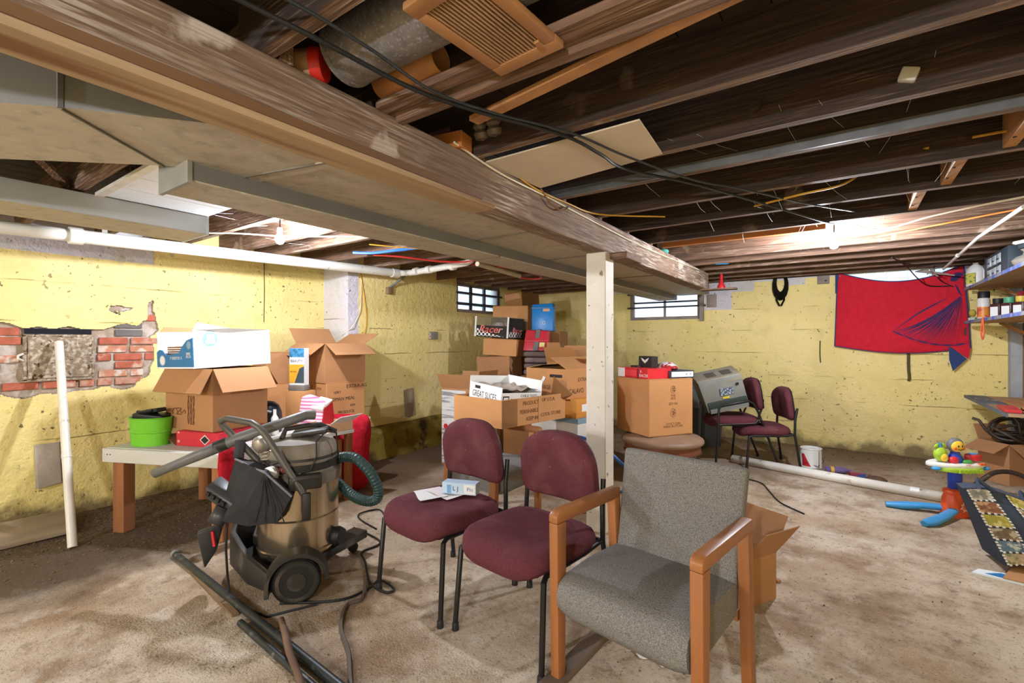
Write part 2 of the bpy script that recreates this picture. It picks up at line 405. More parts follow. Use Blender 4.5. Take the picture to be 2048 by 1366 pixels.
def wall_holes(axis, c0, c1, a0, a1, holes, mb, h=ZC, mi=0):
    """slab along 'x' or 'y' between a0..a1, thickness c0..c1, rectangular holes (s0,s1,z0,z1)"""
    cuts = sorted(holes); s = a0
    def bx(p, q, z0, z1):
        if q-p < 1e-4 or z1-z0 < 1e-4: return
        if axis == 'x': mb.box(p, q, c0, c1, z0, z1, mi)
        else: mb.box(c0, c1, p, q, z0, z1, mi)
    for (p, q, z0, z1) in cuts:
        bx(s, p, 0, h); bx(p, q, 0, z0); bx(p, q, z1, h); s = q
    bx(s, a1, 0, h)
W1 = (5.06, 6.10, 1.77, 2.20); W2 = (-2.78, -1.72, 1.68, 2.22); W3 = (0., 1.0, 1.66, 2.19)
m = MB(); m.box(-5.15, XR2, YJ, YJ+.14, 0, ZC, 1); o = m.build('wall_jog', [YEL, WHT]); tag(o, 'narrow whitewashed wall return beside the yellow wall', kind='structure')
m = MB(); wall_holes('y', -4.7, XR2, YJ+.14, YB+.2, [W1], m); o = m.build('wall_left_rear', [YEL]); tag(o, 'yellow painted wall section between the return and the corner', kind='structure')
m = MB(); wall_holes('x', YB, YB+.2, -4.5, 1.95, [W2, W3], m)
for (a, b, z) in ((-1.30, -1.02, 2.04), (-1.02, -.62, 2.16), (-.62, -.42, 2.09), (-.42, -.08, 2.17), (-.08, 0, 2.1), (1.0, 1.75, 2.1), (-1.72, -1.30, 1.80), (-4.5, -3.2, 2.19), (-3.2, -2.78, 2.12)): m.box(a, b, YB-.004, YB+.01, z, ZC, 1)
m.box(-1.35, 1.75, YB-.004, YB+.01, 2.19, ZC, 1)
o = m.build('wall_back', [YEL, WHT]); tag(o, 'yellow painted back wall with a pale band along the top', kind='structure')
o = MB().box(XR, 1.95, YF-.2, YB, 0, ZC).build('wall_right', YEL); tag(o, 'yellow painted right wall behind the shelves', kind='structure')
o = MB().box(-4.95, XR, YF-.2, YF, 0, ZC).build('wall_front', YEL); tag(o, 'yellow painted wall behind the viewer', kind='structure')
# concrete footing along the rear-left wall, rough top
FOOT = mat('mossy_footing', '#8f7c2f', .8, var=.25, scale=6, bump=1.2, bscale=30, c2='#4a3a22', thr=(.52, .66), s2=5, c3='#b3a05a', thr3=(.6, .7), s3=8)
m = MB()
def ff(u, v):
    y = YJ+.14+u*(YB-YJ-.14); n = noise.noise((y*2.5, v*3, 0))*.03
    pr = [(-4.5, .36), (-4.44, .345), (-4.40, .28), (-4.37, .12), (-4.34, 0)]
    k = v*4; i = min(3, int(k)); t = k-i; a, b = pr[i], pr[i+1]
    return (a[0]+(b[0]-a[0])*t+n*min(1, v*2), y, max(0, a[1]+(b[1]-a[1])*t+n*.6*(1-v)))
m.grid(ff, 60, 12); o = m.build('trim_1', FOOT, smooth=50, recalc=False); tag(o, 'stained concrete footing ledge at the foot of the yellow wall', kind='structure')

# ceiling: subfloor boards
cl = MB().box(-5.15, 1.95, YF-.2, YB+.2, ZC+.02, ZC+.06).build('ceiling', SUBFL); tag(cl, 'dark wooden subfloor above the joists', kind='structure')
pm = MB().box(0, .135, YF, YB, ZC, ZC+.02).build('plank', SUBFL, cl); me = pm.data; pm.location.x = -4.94
for k in range(1, 48):
    o = bpy.data.objects.new('plank', me); COL.objects.link(o); o.parent = cl; o.location.x = -4.94+k*.14
# rim / sill boards on the back wall
SILL = mat('grey_sill_board', '#a59c95', .75, var=.18, scale=8, grain='x', bump=.4)
o = MB().box(-1.33, 1.75, YB-.05, YB, 2.20, 2.26).build('trim_2', SILL); tag(o, 'greyed sill board along the top of the back wall', kind='structure')
o = MB().box(-4.5, -1.52, YB-.06, YB, 2.24, 2.3).build('trim_3', mat('dark_sill_board', '#6d5a50', .8, var=.2, grain='x')); tag(o, 'dark sill board above the back window', kind='structure')

# ---- windows
FRAMEW = mat('weathered_window_frame', '#8d8178', .8, var=.2, bump=.4)
BARM = mat('dark_window_bar', '#3d3a3b', .6, var=.2)
def window(n, axis, face, sgn, a0, a1, z0, z1, cols, rows, bars, label):
    """axis: direction it spans; face: inner wall coordinate; sgn: +1 when outside lies towards +"""
    def bx(mb, s0, s1, d0, d1, za, zb):
        d0, d1 = sorted((face+sgn*d0, face+sgn*d1))
        if axis == 'x': mb.box(s0, s1, d0, d1, za, zb)
        else: mb.box(d0, d1, s0, s1, za, zb)
    f = MB(); fw = .05
    bx(f, a0, a1, .02, .09, z0, z0+fw); bx(f, a0, a1, .02, .09, z1-fw, z1); bx(f, a0, a0+fw, .02, .09, z0+fw, z1-fw); bx(f, a1-fw, a1, .02, .09, z0+fw, z1-fw)
    fo = f.build('window_%d' % n, FRAMEW, bevel=.004); tag(fo, label, kind='structure')
    w_, h_ = (a1-a0-2*fw), (z1-z0-2*fw)
    for i in range(1, cols):
        b = MB(); s = a0+fw+w_*i/cols; bx(b, s-.014, s+.014, .03, .08, z0+fw, z1-fw); b.build('mullion', FRAMEW, fo)
    for j in range(1, rows):
        b = MB(); zq = z0+fw+h_*bars[j-1]; bx(b, a0+fw, a1-fw, .03, .08, zq-.012, zq+.012); b.build('glazing_bar', BARM, fo)
    ed = [0]+list(bars)+[1]
    for i in range(cols):
        for j in range(rows):
            b = MB(); bx(b, a0+fw+w_*i/cols+.014, a0+fw+w_*(i+1)/cols-.014, .05, .056, z0+fw+h_*ed[j]+.012, z0+fw+h_*ed[j+1]-.012); b.build('pane', GLASSP, fo)
    return fo, bx
fo, bx = window(1, 'y', XR2, -1, *W1, 3, 3, (.22, .70), 'small barred basement window with nine panes on the rear-left wall')
for i, fr_ in enumerate((.24, .70)):
    b = MB(); bx(b, W1[0]-.02, W1[1]+.02, -.02, .0, W1[2]+.05+.33*fr_-.014, W1[2]+.05+.33*fr_+.014); b.build('security_bar', BARM, fo)
for k in range(3):
    b = MB(); s = W1[0]+.1+k*.34; bx(b, s+.17, s+.20, -.015, .005, W1[2]+.04, W1[3]-.04); b.build('security_bar', BARM, fo)
fo, bx = window(2, 'x', YB, 1, *W2, 2, 2, (.5,), 'wide basement window behind the white post')
for zq in (1.87, 2.08):
    b = MB(); bx(b, W2[0]-.03, W2[1]+.08, -.04, -.015, zq-.012, zq+.012); b.build('security_bar', BARM, fo)
b = MB(); bx(b, W2[1], W2[1]+.05, -.05, .02, W2[2]-.03, W2[3]); b.build('side_board', FRAMEW, fo)
# glass-block window behind the towel
f = MB().box(W3[0], W3[1], YB+.04, YB+.1, W3[2], W3[2]+.02); fo = f.build('window_3', WHT); tag(fo, 'white glass-block window behind the red towel', kind='structure')
GB = mat('glass_block', '#eef3f5', .3, trans=.6, var=.05)
for i in range(5):
    for j in range(3):
        MB().box(W3[0]+.005+i*.199, W3[0]+.195+i*.199, YB+.03, YB+.11, W3[2]+.02+j*.17, W3[2]+.185+j*.17).build('glass_block', GB, fo, bevel=.012)
# ================================================================ lights of the room and unseen fill bulbs
ORD = ['nearest', 'second', 'third', 'fourth', 'fifth', 'sixth', 'seventh', 'eighth', 'ninth', 'tenth', 'eleventh', 'twelfth', 'thirteenth', 'fourteenth', 'fifteenth', 'sixteenth', 'seventeenth', 'eighteenth', 'nineteenth', 'twentieth', 'twenty-first', 'twenty-second', 'twenty-third']
GLOW = mat('lit_bulb', '#eef3ff', emit=BULB); PORC = mat('porcelain_holder', '#d8d2c8', .3)
def bulb(label, p, r=.034):
    t = thing('light_bulb', label, 'lamp', (p[0], p[1], ZC))
    d = p[2]-ZC
    MB().lathe([(.05, 0), (.055, -.015), (.03, -.03), (.022, -.05)], 16).build('ceiling_rose', PORC, t, smooth=40)
    MB().tube([(0, 0, -.04), (0, 0, d+.075)], .005, 6).build('cord', BLACK, t)
    MB().lathe([(.018, d+.085), (.02, d+.06), (.018, d+.035)], 14).build('lamp_holder', PORC, t, smooth=40)
    MB().lathe([(.0, d-r*1.1), (r*.6, d-r*.85), (r, d), (r*.8, d+.02), (.014, d+.045), (0, d+.046)], 16).build('glass_bulb', GLOW, t, smooth=60)
    return t
bulb('bare lit bulb hanging above the cardboard boxes on the left', (-3.42, 1.89, 2.105), .0345)
bulb('bare lit bulb hanging in front of the red towel', (-.07, 4.46, 2.11), .038)
bulb('bare lit fill bulb hanging low on a long cord behind the viewer', (.1, -1.9, 1.75), .05)  # unseen bulb that throws the leg shadows, hung low and enlarged for fill
bulb('added fill bulb, unseen, low behind the viewer near the left wall', (-3.1, -2.1, 1.7), .041)  # no such bulb known; added to fill the room from behind

# ================================================================ timber overhead
YJS = [-2.7, -2.25, -1.8, -1.35, -.9, -.45, -.08, .30, .72, 1.17, 1.66, 2.10, 2.43, 2.94, 3.44, 3.98, 4.62, 5.02, 5.42, 5.84, 6.26, 6.66, 7.02]
n_ = len(YJS); JM = {}
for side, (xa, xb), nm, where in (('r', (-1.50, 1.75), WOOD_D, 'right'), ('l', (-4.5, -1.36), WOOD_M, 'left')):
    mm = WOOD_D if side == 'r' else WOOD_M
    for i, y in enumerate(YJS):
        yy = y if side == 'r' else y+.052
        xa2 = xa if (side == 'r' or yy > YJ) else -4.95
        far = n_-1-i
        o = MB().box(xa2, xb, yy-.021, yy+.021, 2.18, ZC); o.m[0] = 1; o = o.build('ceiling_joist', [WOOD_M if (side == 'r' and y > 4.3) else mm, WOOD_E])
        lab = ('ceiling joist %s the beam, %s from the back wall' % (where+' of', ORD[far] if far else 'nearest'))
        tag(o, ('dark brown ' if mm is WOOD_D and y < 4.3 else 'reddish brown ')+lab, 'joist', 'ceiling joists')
# main beam
bt = thing('support_beam', 'heavy weathered wooden beam with flaking white paint carried by the post', 'beam', (-1.43, 6.1, 1.98))
MB().box(-.07, .07, -9.2, 0, 0, .2).build('timber', BEAM, bt, bevel=.006, seg=1)
EDGE = mat('split_beam_edge', '#a88d6c', .8, var=.2, grain='y', scale=12, bump=.8, c2='#7c5533', thr=(.5, .6), s2=8)
MB().box(-.072, .071, -9.2, -4.3, -.003, .018).build('worn_edge', EDGE, bt, bevel=.002, seg=1)
MB().box(.07, .074, -9.2, -4.4, .018, .045).build('worn_strip', mat('oiled_beam_edge', '#6f5137', .6, var=.2, grain='y', scale=10), bt)
# post with a short cleat at its head
POSTM = mat('chipped_white_post', '#d9d2c8', .6, var=.07, bump=.4, c2='#8b7d6f', thr=(.64, .68), s2=14, c3='#5c3a22', thr3=(.72, .74), s3=10)
pt = thing('support_post', 'chipped white square post holding up the beam', 'post', (-1.445, 3.165, 0))
MB().box(-.074, .074, -.072, .072, 0, 1.98).build('timber', POSTM, pt, bevel=.004, seg=1)
MB().box(.074, .20, .0, .30, 1.935, 1.98).build('cleat', WOOD_M, pt, bevel=.003, seg=1)
# strips, nailers and blocking
o = MB().bar((-1.13, 1.365, 2.172), (.0, 1.19, 2.172), .045, .018).build('wood_strip', BLOCK); tag(o, 'thin tan wooden strip nailed under the joists beside the vent', 'strip')
o = MB().box(-1.36, .4, 1.19, 1.225, 2.16, 2.20).build('nailer_board', WOOD_M, bevel=.002, seg=1); tag(o, 'brown nailer board along the joist beside the vent grille', 'board')
MB().box(-1.36, .4, 1.1, 1.15, 2.175, 2.2).build('ledger', WOOD_M, o)
for i, (xa, y0_, y1_, lab) in enumerate(((.54, 2.12, 2.41, 'tan blocking board between joists at the right edge, above the metal pipe'), (.50, 1.68, 2.08, 'tan blocking board between joists at the upper right corner'), (.42, 2.96, 3.42, 'tan blocking board between joists behind the yellow cable'), (.33, 3.46, 3.96, 'short tan blocking board nearest the bulb'), (.56, 2.455, 2.915, 'tan blocking board at the right edge, below the metal pipe'))):
    o = MB().box(xa, xa+.045, y0_, y1_, 2.19, 2.37).build('joist_blocking', BLOCK, bevel=.002, seg=1); tag(o, lab, 'blocking', 'blocking between the joists')
    for q in (.3, .7):
        MB().lathe([(.006, 0), (.006, .004)], 8, (xa+.01, y0_+(y1_-y0_)*q, 2.186)).build('nail', BLKMET, o)
# cross bridging on the left
XB = mat('pale_bridging', '#b9a99a', .75, var=.15)
for a, b, lab in (((-3.0, .36, 2.36), (-3.5, .74, 2.2), 'diagonal cross brace in the dark bay at the left edge'), ((-3.0, .79, 2.2), (-3.06, 1.15, 2.36), 'diagonal brace above the white ceiling panel'), ((-2.9, 2.48, 2.21), (-3.35, 2.13, 2.36), 'pale cross brace beside the left bulb, falling to the right'), ((-2.75, 2.13, 2.22), (-3.5, 2.46, 2.34), 'pale cross brace beside the left bulb, falling to the left'), ((-2.6, 2.97, 2.21), (-2.95, 3.43, 2.35), 'dark cross brace between joists beyond the left bulb'), ((-3.9, 1.73, 2.2), (-3.75, 2.12, 2.36), 'short brace beside the left bulb')):
    o = MB().bar(a, b, .04, .02).build('cross_brace', XB if 'pale' in lab else WOOD_M); tag(o, lab, 'brace', 'joist bridging')

# ================================================================ ducts
DARKT = mat('shaded_steel_sheet', '#74726f', .5, metal=.3, var=.1, scale=3)  # darker copy of the duct metal, shade painted into one side
d = thing('trunk_duct', 'wide dusty sheet-metal trunk duct running beside the beam', 'duct', (-1.75, 3, 2.0))
pl = [(-2.7, -.55), (-1.90, .24), (-1.78, .36), (-1.535, .66), (-1.53, 6.9), (-1.94, 6.9), (-1.96, .85), (-2.06, .70), (-2.46, .34), (-3.2, -.45)]
m = MB(); m.T = Matrix.Translation((1.75, -3, 0))
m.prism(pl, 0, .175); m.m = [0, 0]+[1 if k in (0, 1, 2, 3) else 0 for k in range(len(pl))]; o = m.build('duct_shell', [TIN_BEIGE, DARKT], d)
SEAM = mat('duct_seam', '#6f685b', .6, metal=.2)
for (a, b) in (((-1.78, .36), (-2.06, .70)), ((-1.53, 1.02), (-1.95, .92)), ((-1.53, 2.35), (-1.95, 2.35)), ((-1.53, 3.25), (-1.95, 3.25)), ((-1.53, 4.6), (-1.95, 4.6))):
    m = MB(); m.T = Matrix.Translation((1.75, -3, 0)); m.bar((*a, -.003), (*b, -.003), .006, .008); m.build('seam', SEAM, d)
m = MB(); m.T = Matrix.Translation((1.75, -3, 0)); m.bar((-1.53, 1.04, -.002), (-1.95, .96, -.002), .05, .006); m.build('joint_band', TIN_BEIGE, d)
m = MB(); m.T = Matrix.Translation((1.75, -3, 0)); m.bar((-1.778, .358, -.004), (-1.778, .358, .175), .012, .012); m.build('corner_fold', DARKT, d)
d = thing('return_duct', 'lower sheet-metal duct hung along the far side of the trunk duct', 'duct', (-2.06, 3.2, 1.93))
MB().box(-.13, .125, -2.46, 3.6, 0, .235).build('duct_shell', TIN_BEIGE, d, bevel=.003, seg=1)
MB().box(.125, .128, -2.46, 3.6, .006, .068).build('shaded_side', DARKT, d)  # thin dark strip paints shade on this side of the duct
MB().box(-.13, .135, -2.475, -2.46, -.008, .235).build('end_flange', TIN, d)
for y in (-.6, 1.2, 2.7): MB().box(-.132, .13, y, y+.012, -.003, .01).build('seam', SEAM, d)
d = thing('wall_duct', 'pale sheet-metal duct ending above the brick patch', 'duct', (-3.6, 0, 2.05))
TINP = mat('pale_steel_sheet', '#b4b8ba', .45, metal=.25, var=.06, scale=3)
MB().box(-.19, .19, -3.1, 1.40, 0, .115).build('duct_shell', [TINP], d, bevel=.002, seg=1)
MB().box(-.19, .187, -3.1, 1.395, -.002, .0).build('bottom_sheet', TIN_BEIGE, d)
MB().box(-.195, .197, 1.395, 1.405, -.006, .12).build('end_flange', TINP, d)
d = thing('joist_pan', 'white sheet-metal panels closing the joist bay above the left wall', 'panel', (-3.0, 1.13, 2.165))
for (a, b) in ((-.4, -.14), (-.135, .12), (.125, .40)):
    MB().box(a, b, -.27, .27, 0, .012).build('panel', mat('white_sheet', '#e2e6ea', .45, var=.05), d, bevel=.002, seg=1)
MB().box(-.41, .41, -.30, -.262, -.006, .012).build('edge_strip', PORC, d)
# round pipe ducts between joists
GALV = mat('mottled_galvanised_pipe', '#7f7a75', .5, metal=.4, var=.2, scale=30, c2='#a5a19b', thr=(.56, .68), s2=110)
d = thing('round_duct', 'mottled grey round metal duct between the joists above the beam', 'duct', (-1.3, .945, 2.275))
MB().tube([(.0, 0, 0), (1.3, 0, 0)], .098, 28, cap=False).build('duct_shell', GALV, d, smooth=40)
MB().tube([(-.008, 0, 0), (.012, 0, 0)], .102, 28).build('end_collar', GALV, d, smooth=40)
d = MB().tube([(-1.33, 1.10, 2.245), (-1.05, 1.105, 2.25)], .044, 20, cap=False).build('tan_pipe', mat('tan_painted_metal', '#b07a48', .5, var=.1), smooth=40, solid=.003); tag(d, 'short open-ended tan metal pipe beside the round duct', 'pipe')
d = thing('red_tub', 'small red lidded tub lying on top of the beam', 'tub', (-1.40, .87, 2.18))
rt = Euler((0, R(90), R(35))).to_matrix().to_4x4()
MB().lathe([(.045, -.06), (.05, .02)], 20, (0, 0, .052), rt).build('tub_body', mat('tan_tub', '#a98264', .5), d, smooth=40)
MB().lathe([(.054, .015), (.054, .045), (.05, .05), (.0, .05)], 20, (0, 0, .052), rt).build('lid', mat('red_lid', '#c42a24', .4), d, smooth=40)
# floor register seen from below
TANM = mat('tan_register', '#a5764c', .5, var=.08)
d = thing('air_register', 'tan louvred air vent grille fixed under the joists', 'vent', (-.752, .965, 2.15), R(-4))
m = MB(); W_, H_ = .112, .185
m.box(-W_, W_, -H_, -H_+.045, 0, .02); m.box(-W_, W_, H_-.045, H_, 0, .02); m.box(-W_, -W_+.035, -H_+.045, H_-.045, 0, .02); m.box(W_-.035, W_, -H_+.045, H_-.045, 0, .02)
m.build('frame', TANM, d, bevel=.003)
for k in range(13):
    x = -W_+.043+k*.0115
    MB().obox((x, 0, .006), (.0026, 2*H_-.09, .008)).build('slat', mat('tan_slat', '#b08a66', .5), d)
MB().box(-W_+.03, W_-.03, -H_+.04, H_-.04, .02, .03).build('dark_backing', mat('dark_void', '#120d0a', .9), d)  # near-black plate paints the dark behind the slats
MB().box(W_-.05, W_-.035, H_-.07, H_-.045, -.004, .006).build('lever', TANM, d)
# white panel tacked below the joists
d = MB(); P4 = [(-1.37, 1.73), (-.63, 1.73), (-.66, 2.10), (-1.35, 2.19)]
d.prism(P4, 2.178, 2.184); d = d.build('ceiling_sheet', mat('off_white_panel', '#d5c5ae', .7, var=.05)); tag(d, 'off-white flat panel tacked under the joists next to the beam', 'panel')
# joist-line galvanised channel and loose wiring
d = MB().bar((-1.40, 2.40, 2.2), (1.74, 2.40, 2.2), .012, .045).build('metal_pipe', mat('galv_channel', '#77787b', .4, metal=.6, var=.15, scale=12)); tag(d, 'long grey metal channel running along the joists', 'pipe')
YC = mat('yellow_cable', '#c8952f', .5); WC = mat('cream_cable', '#d8cdb0', .5); TC_ = mat('brown_cable', '#8a6238', .5)
wire('black_cable', [(-1.23, .25, 2.172), (-1.19, .56, 2.17), (-1.14, .77, 2.15), (-1.12, 1.05, 2.15), (-1.05, 1.30, 2.155), (-.91, 1.66, 2.165), (-.86, 1.9, 2.155), (-.84, 2.14, 2.16), (-.62, 2.6, 2.165), (-.33, 3.32, 2.165), (-.11, 3.9, 2.168), (-.07, 4.38, 2.25)], .007, BLACK, 'thick black cable slung under the joists towards the right bulb')
wire('black_cable', [(-1.16, .25, 2.172), (-1.10, .6, 2.172), (-1.08, .85, 2.163), (-1.09, 1.1, 2.158), (-1.02, 1.34, 2.16), (-.88, 1.67, 2.17), (-.78, 2.0, 2.16), (-.62, 2.5, 2.165), (-.45, 2.8, 2.168), (-.2, 3.3, 2.17), (.05, 3.7, 2.172)], .005, mat('grey_black_cable', '#2f3134', .5), 'thinner grey-black cable running beside the thick cable under the joists')
wire('yellow_cable', [(-.45, 3.2, 2.17), (-.2, 3.10, 2.172), (0, 3.12, 2.2), (.14, 2.97, 2.25), (.32, 2.92, 2.25)], .006, YC, 'yellow cable looping between joists left of the blocking board')
wire('yellow_cable', [(.46, 2.88, 2.25), (.6, 2.85, 2.24), (.9, 2.86, 2.23), (1.7, 2.88, 2.23)], .006, YC, 'yellow cable leaving through the joist bay at the right edge')
wire('tan_cable', [(-1.355, 1.9, 2.2), (-1.352, 2.13, 2.165), (-1.352, 2.5, 2.172), (-1.3, 2.84, 2.172), (-.97, 3.14, 2.172)], .005, YC, 'yellow cable leaving the beam for the joists')
wire('cream_cable', [(-1.35, 1.5, 2.19), (-1.352, 1.83, 2.155), (-1.352, 2.3, 2.15), (-1.352, 2.97, 2.135), (-1.352, 3.97, 2.125), (-1.352, 5.6, 2.16)], .005, WC, 'cream cable stapled along the side of the beam')
wire('dark_loop_cable', [(-1.352, 2.2, 2.18), (-1.34, 2.28, 2.12), (-1.33, 2.4, 2.10), (-1.345, 2.5, 2.15)], .005, TC_, 'short brown cable loop hanging on the side of the beam')
wire('cream_cable', [(1.7, 3.6, 2.172), (.9, 3.85, 2.172), (.5, 4.1, 2.172), (.2, 4.4, 2.172), (-.03, 4.47, 2.3)], .006, WC, 'cream cable running from the right bulb to the right wall')
wire('orange_cable', [(1.7, 3.9, 2.172), (1.1, 4.1, 2.172), (.6, 4.42, 2.172), (.2, 4.7, 2.17)], .006, mat('orange_cable', '#c9702f', .5), 'orange cable below the cream cable near the right bulb')
OB = mat('orange_new_board', '#b5713a', .65, var=.2, grain='x', scale=12)
d = MB().box(-1.36, -.12, 4.30, 4.345, 2.20, 2.30).build('new_joist', OB); tag(d, 'clean orange-brown board sistered to the joist left of the right bulb', 'board')
# old insulators and knobs
d = thing('insulator_pair', 'pair of dusty glass knob insulators beside the beam', 'insulator', (-1.27, 1.62, 2.30))
GLK = mat('dusty_glass_knob', '#6e6257', .35, var=.2)
for dx in (-.035, .035): MB().lathe([(0, -.07), (.03, -.062), (.036, -.04), (.024, -.025), (.034, -.012), (.03, 0)], 16, (dx, .0, .0), (R(15), 0, 0)).build('knob', GLK, d, smooth=50)
MB().box(-.06, .06, .0, .02, -.02, .02).build('backing', WOOD_D, d)
o = MB().obox((-1.41, 1.56, 2.215), (.14, .09, .07), (0, 0, R(10))).build('wood_block', OB, bevel=.002, seg=1); tag(o, 'orange wooden block sitting on top of the beam', 'block')
o = MB().obox((.175, 2.07, 2.245), (.05, .03, .045), (0, R(20), 0)).build('ceramic_cleat', PORC, bevel=.006); tag(o, 'small cream ceramic cleat on a dark joist', 'insulator')
o = MB().lathe([(.022, 0), (.022, .02), (.0, .02)], 16, (-.29, 2.078, 2.27), (R(90), 0, 0)).build('knockout_plug', WOOD_D, smooth=40); tag(o, 'round dark plug on the face of a joist', 'plug')
# conduit at the right, cables dangling near the towel
d = thing('conduit', 'white conduit pipe slanting up from the towel corner to the upper right', 'pipe', (.90, 7.10, 2.16))
MB().tube([(0, 0, 0), (-.05, -2.0, -.0), (-.02, -3.0, .0)], .013, 12).build('tube', PVC, d, smooth=40)
MB().tube([(-.03, -1.0, 0), (-.031, -1.04, 0)], .018, 12).build('coupling', PVC, d, smooth=40)
wire('dangling_cable', [(.38, 6.0, 2.18), (.52, 6.5, 2.16), (.66, 6.9, 2.05), (.78, 7.1, 1.98), (.97, 7.15, 1.97)], .006, BLACK, 'black cable drooping across the top of the red towel')
wire('dangling_cable', [(.80, 6.9, 2.19), (.82, 7.05, 2.12), (.88, 7.12, 2.03), (.99, 7.16, 1.96)], .005, BLACK, 'short black cable dropping to the right corner of the towel')
wire('dangling_cable', [(.42, 6.3, 2.175), (.7, 6.7, 2.165), (.95, 6.6, 2.17), (1.2, 6.4, 2.175)], .005, BLACK, 'black cable looped under the joists beside the conduit')
d = thing('wire_bundle', 'bundle of bare cut wires sticking out above the towel', 'wires', (.86, 7.05, 2.17))
for k in range(6): MB().tube([(0, .02, .02), (-.05-.03*k, -.1+.03*k, -.02), (-.12+.045*k, -.15, -.08-.015*(k % 3))], .007, 6).build('wire', mat('grey_wire', '#a39b92', .5), d, smooth=50)
# things parked on the beam end and joists
o = MB().obox((-1.235, 6.06, 1.972), (.40, .16, .016), (0, 0, R(6))).build('shelf_board', WOOD_M); tag(o, 'small board nailed under the beam end as a shelf', 'board')
d = thing('flashlight', 'red flashlight standing on the board at the beam end', 'flashlight', (-1.2, 6.03, 1.98))
MB().lathe([(.045, 0), (.045, .02), (.02, .075), (.018, .15), (.012, .17), (0, .17)], 16).build('body', mat('red_torch', '#c3242b', .35), d, smooth=40)
MB().tube([(.018, 0, .06), (.05, 0, .09), (.018, 0, .13)], .006, 6).build('handle', BLACK, d)
d = thing('blue_bottle', 'small bright blue bottle tucked under the joists past the beam', 'bottle', (-1.06, 5.445, 2.195))
rt = Euler((0, R(90), R(20))).to_matrix().to_4x4()
MB().lathe([(.02, -.08), (.022, -.075), (.022, .04), (.01, .06), (.01, .07), (0, .07)], 14, (0, 0, 0), rt).build('body', mat('blue_bottle', '#2c8fc4', .35), d, smooth=40)
MB().lathe([(.012, .07), (.012, .09), (0, .09)], 12, (0, 0, 0), rt).build('cap', BLACK, d)
o = MB().ball((-1.40, 4.45, 2.19), (.06, .05, .028)).build('teal_rag', mat('teal_cloth', '#4d9a8d', .9), smooth=60); tag(o, 'crumpled teal rag on top of the beam', 'rag')

# ================================================================ pipes along the left
d = thing('drain_pipe', 'long white drain pipe running under the joists along the left wall', 'pipe', (-4.3, 2.0, 2.09))
MB().tube([(0, -5.1, -.10), (0, -1.05, -.02)], .042, 20).build('pipe', PVC, d, smooth=40)
MB().tube([(0, -1.05, -.02), (0, 1.72, .06)], .047, 20).build('pipe', PVC, d, smooth=40)
MB().tube([(0, -1.09, -.021), (0, -1.02, -.019)], .058, 20).build('coupling', PVC, d, smooth=40)
MB().lathe([(.055, 0), (.055, .10)], 18, (0, 1.70, .06), (R(-90), 0, 0)).build('hub', PVC, d, smooth=40)
MB().tube([(.0, 1.78, .06), (.10, 1.9, .07), (.45, 1.88, .075), (1.05, 1.80, .085), (1.12, 1.79, .10), (1.14, 1.785, .16)], .036, 16).build('branch_pipe', PVC, d, smooth=40)
for x in (.2, .42, .8): MB().tube([(x, 1.885-.06*x, .073), (x+.06, 1.88-.06*x, .075)], .045, 16).build('fitting', PVC, d, smooth=40)
MB().bar((0, -.9, .0), (0, -.9, .13), .01, .03).build('hanger', TIN, d)
d = thing('wall_conduit', 'grey conduit stub running from the drain pipe to a wall box', 'conduit', (-4.5, 3.82, 1.93))
MB().tube([(.02, 0, .06), (.06, .06, .12), (.16, .10, .19), (.2, .12, .23)], .014, 10).build('tube', GREYPL, d, smooth=40)
MB().box(.0, .05, -.04, .03, -.01, .07).build('outlet_box', mat('brown_outlet', '#7d6a52', .6), d, bevel=.004)
d = MB().tube([(-3.06, 3.75, 2.14), (-3.09, 4.56, 2.11)], .026, 14).build('beige_pipe', mat('beige_pipe', '#cfc0a3', .5), smooth=40); tag(d, 'beige pipe below the duct beyond the white drain', 'pipe')
wire('blue_tube', [(-3.72, 2.75, 2.17), (-3.55, 2.85, 2.165), (-3.2, 2.92, 2.172), (-2.5, 3.02, 2.172)], .013, mat('blue_pex', '#2a62b8', .4), 'blue water tube crossing under the joists', 'tube')
wire('red_tube', [(-3.62, 2.9, 2.16), (-3.5, 3.05, 2.16), (-3.3, 3.5, 2.15), (-3.1, 3.7, 2.165), (-2.9, 3.72, 2.24)], .010, mat('red_pex', '#c0342f', .4), 'red water tube bending under the joists next to the blue one', 'tube')
wire('red_tube', [(-3.2, 3.84, 2.155), (-3.0, 4.2, 2.15), (-3.02, 4.9, 2.145), (-3.2, 5.1, 2.14), (-3.35, 4.95, 2.15)], .009, mat('red_pex', '#c0342f', .4), 'red water tube looping beyond the beige pipe', 'tube')
wire('yellow_wire', [(-3.3, 2.6, 2.172), (-3.1, 2.9, 2.165), (-2.8, 3.3, 2.16), (-2.5, 3.5, 2.165)], .005, YC, 'yellow wire above the red and blue tubes', 'wire')
wire('cream_wire', [(-4.2, 1.45, 2.172), (-3.8, 1.75, 2.172), (-3.6, 2.0, 2.172), (-3.2, 2.3, 2.172), (-2.7, 2.7, 2.172)], .005, WC, 'cream wire running past the left bulb', 'wire')
wire('wall_wire', [(-4.94, 2.56, 2.2), (-4.94, 2.565, 1.9), (-4.94, 2.56, 1.55)], .004, BLACK, 'thin dark wire hanging straight down the yellow wall above the cartons', 'wire')
wire('wall_wire', [(-4.49, 3.40, 2.2), (-4.488, 3.46, 1.9), (-4.488, 3.50, 1.6), (-4.485, 3.45, 1.4), (-4.488, 3.36, 1.32)], .006, YC, 'yellow wire hanging down the wall beside the whitewashed return', 'wire')
wire('wall_wire', [(-4.49, 3.43, 2.2), (-4.487, 3.42, 1.75), (-4.48, 3.36, 1.6), (-4.47, 3.28, 1.5), (-4.60, 3.25, 1.42)], .005, WC, 'cream wire hanging across the whitewashed return', 'wire')
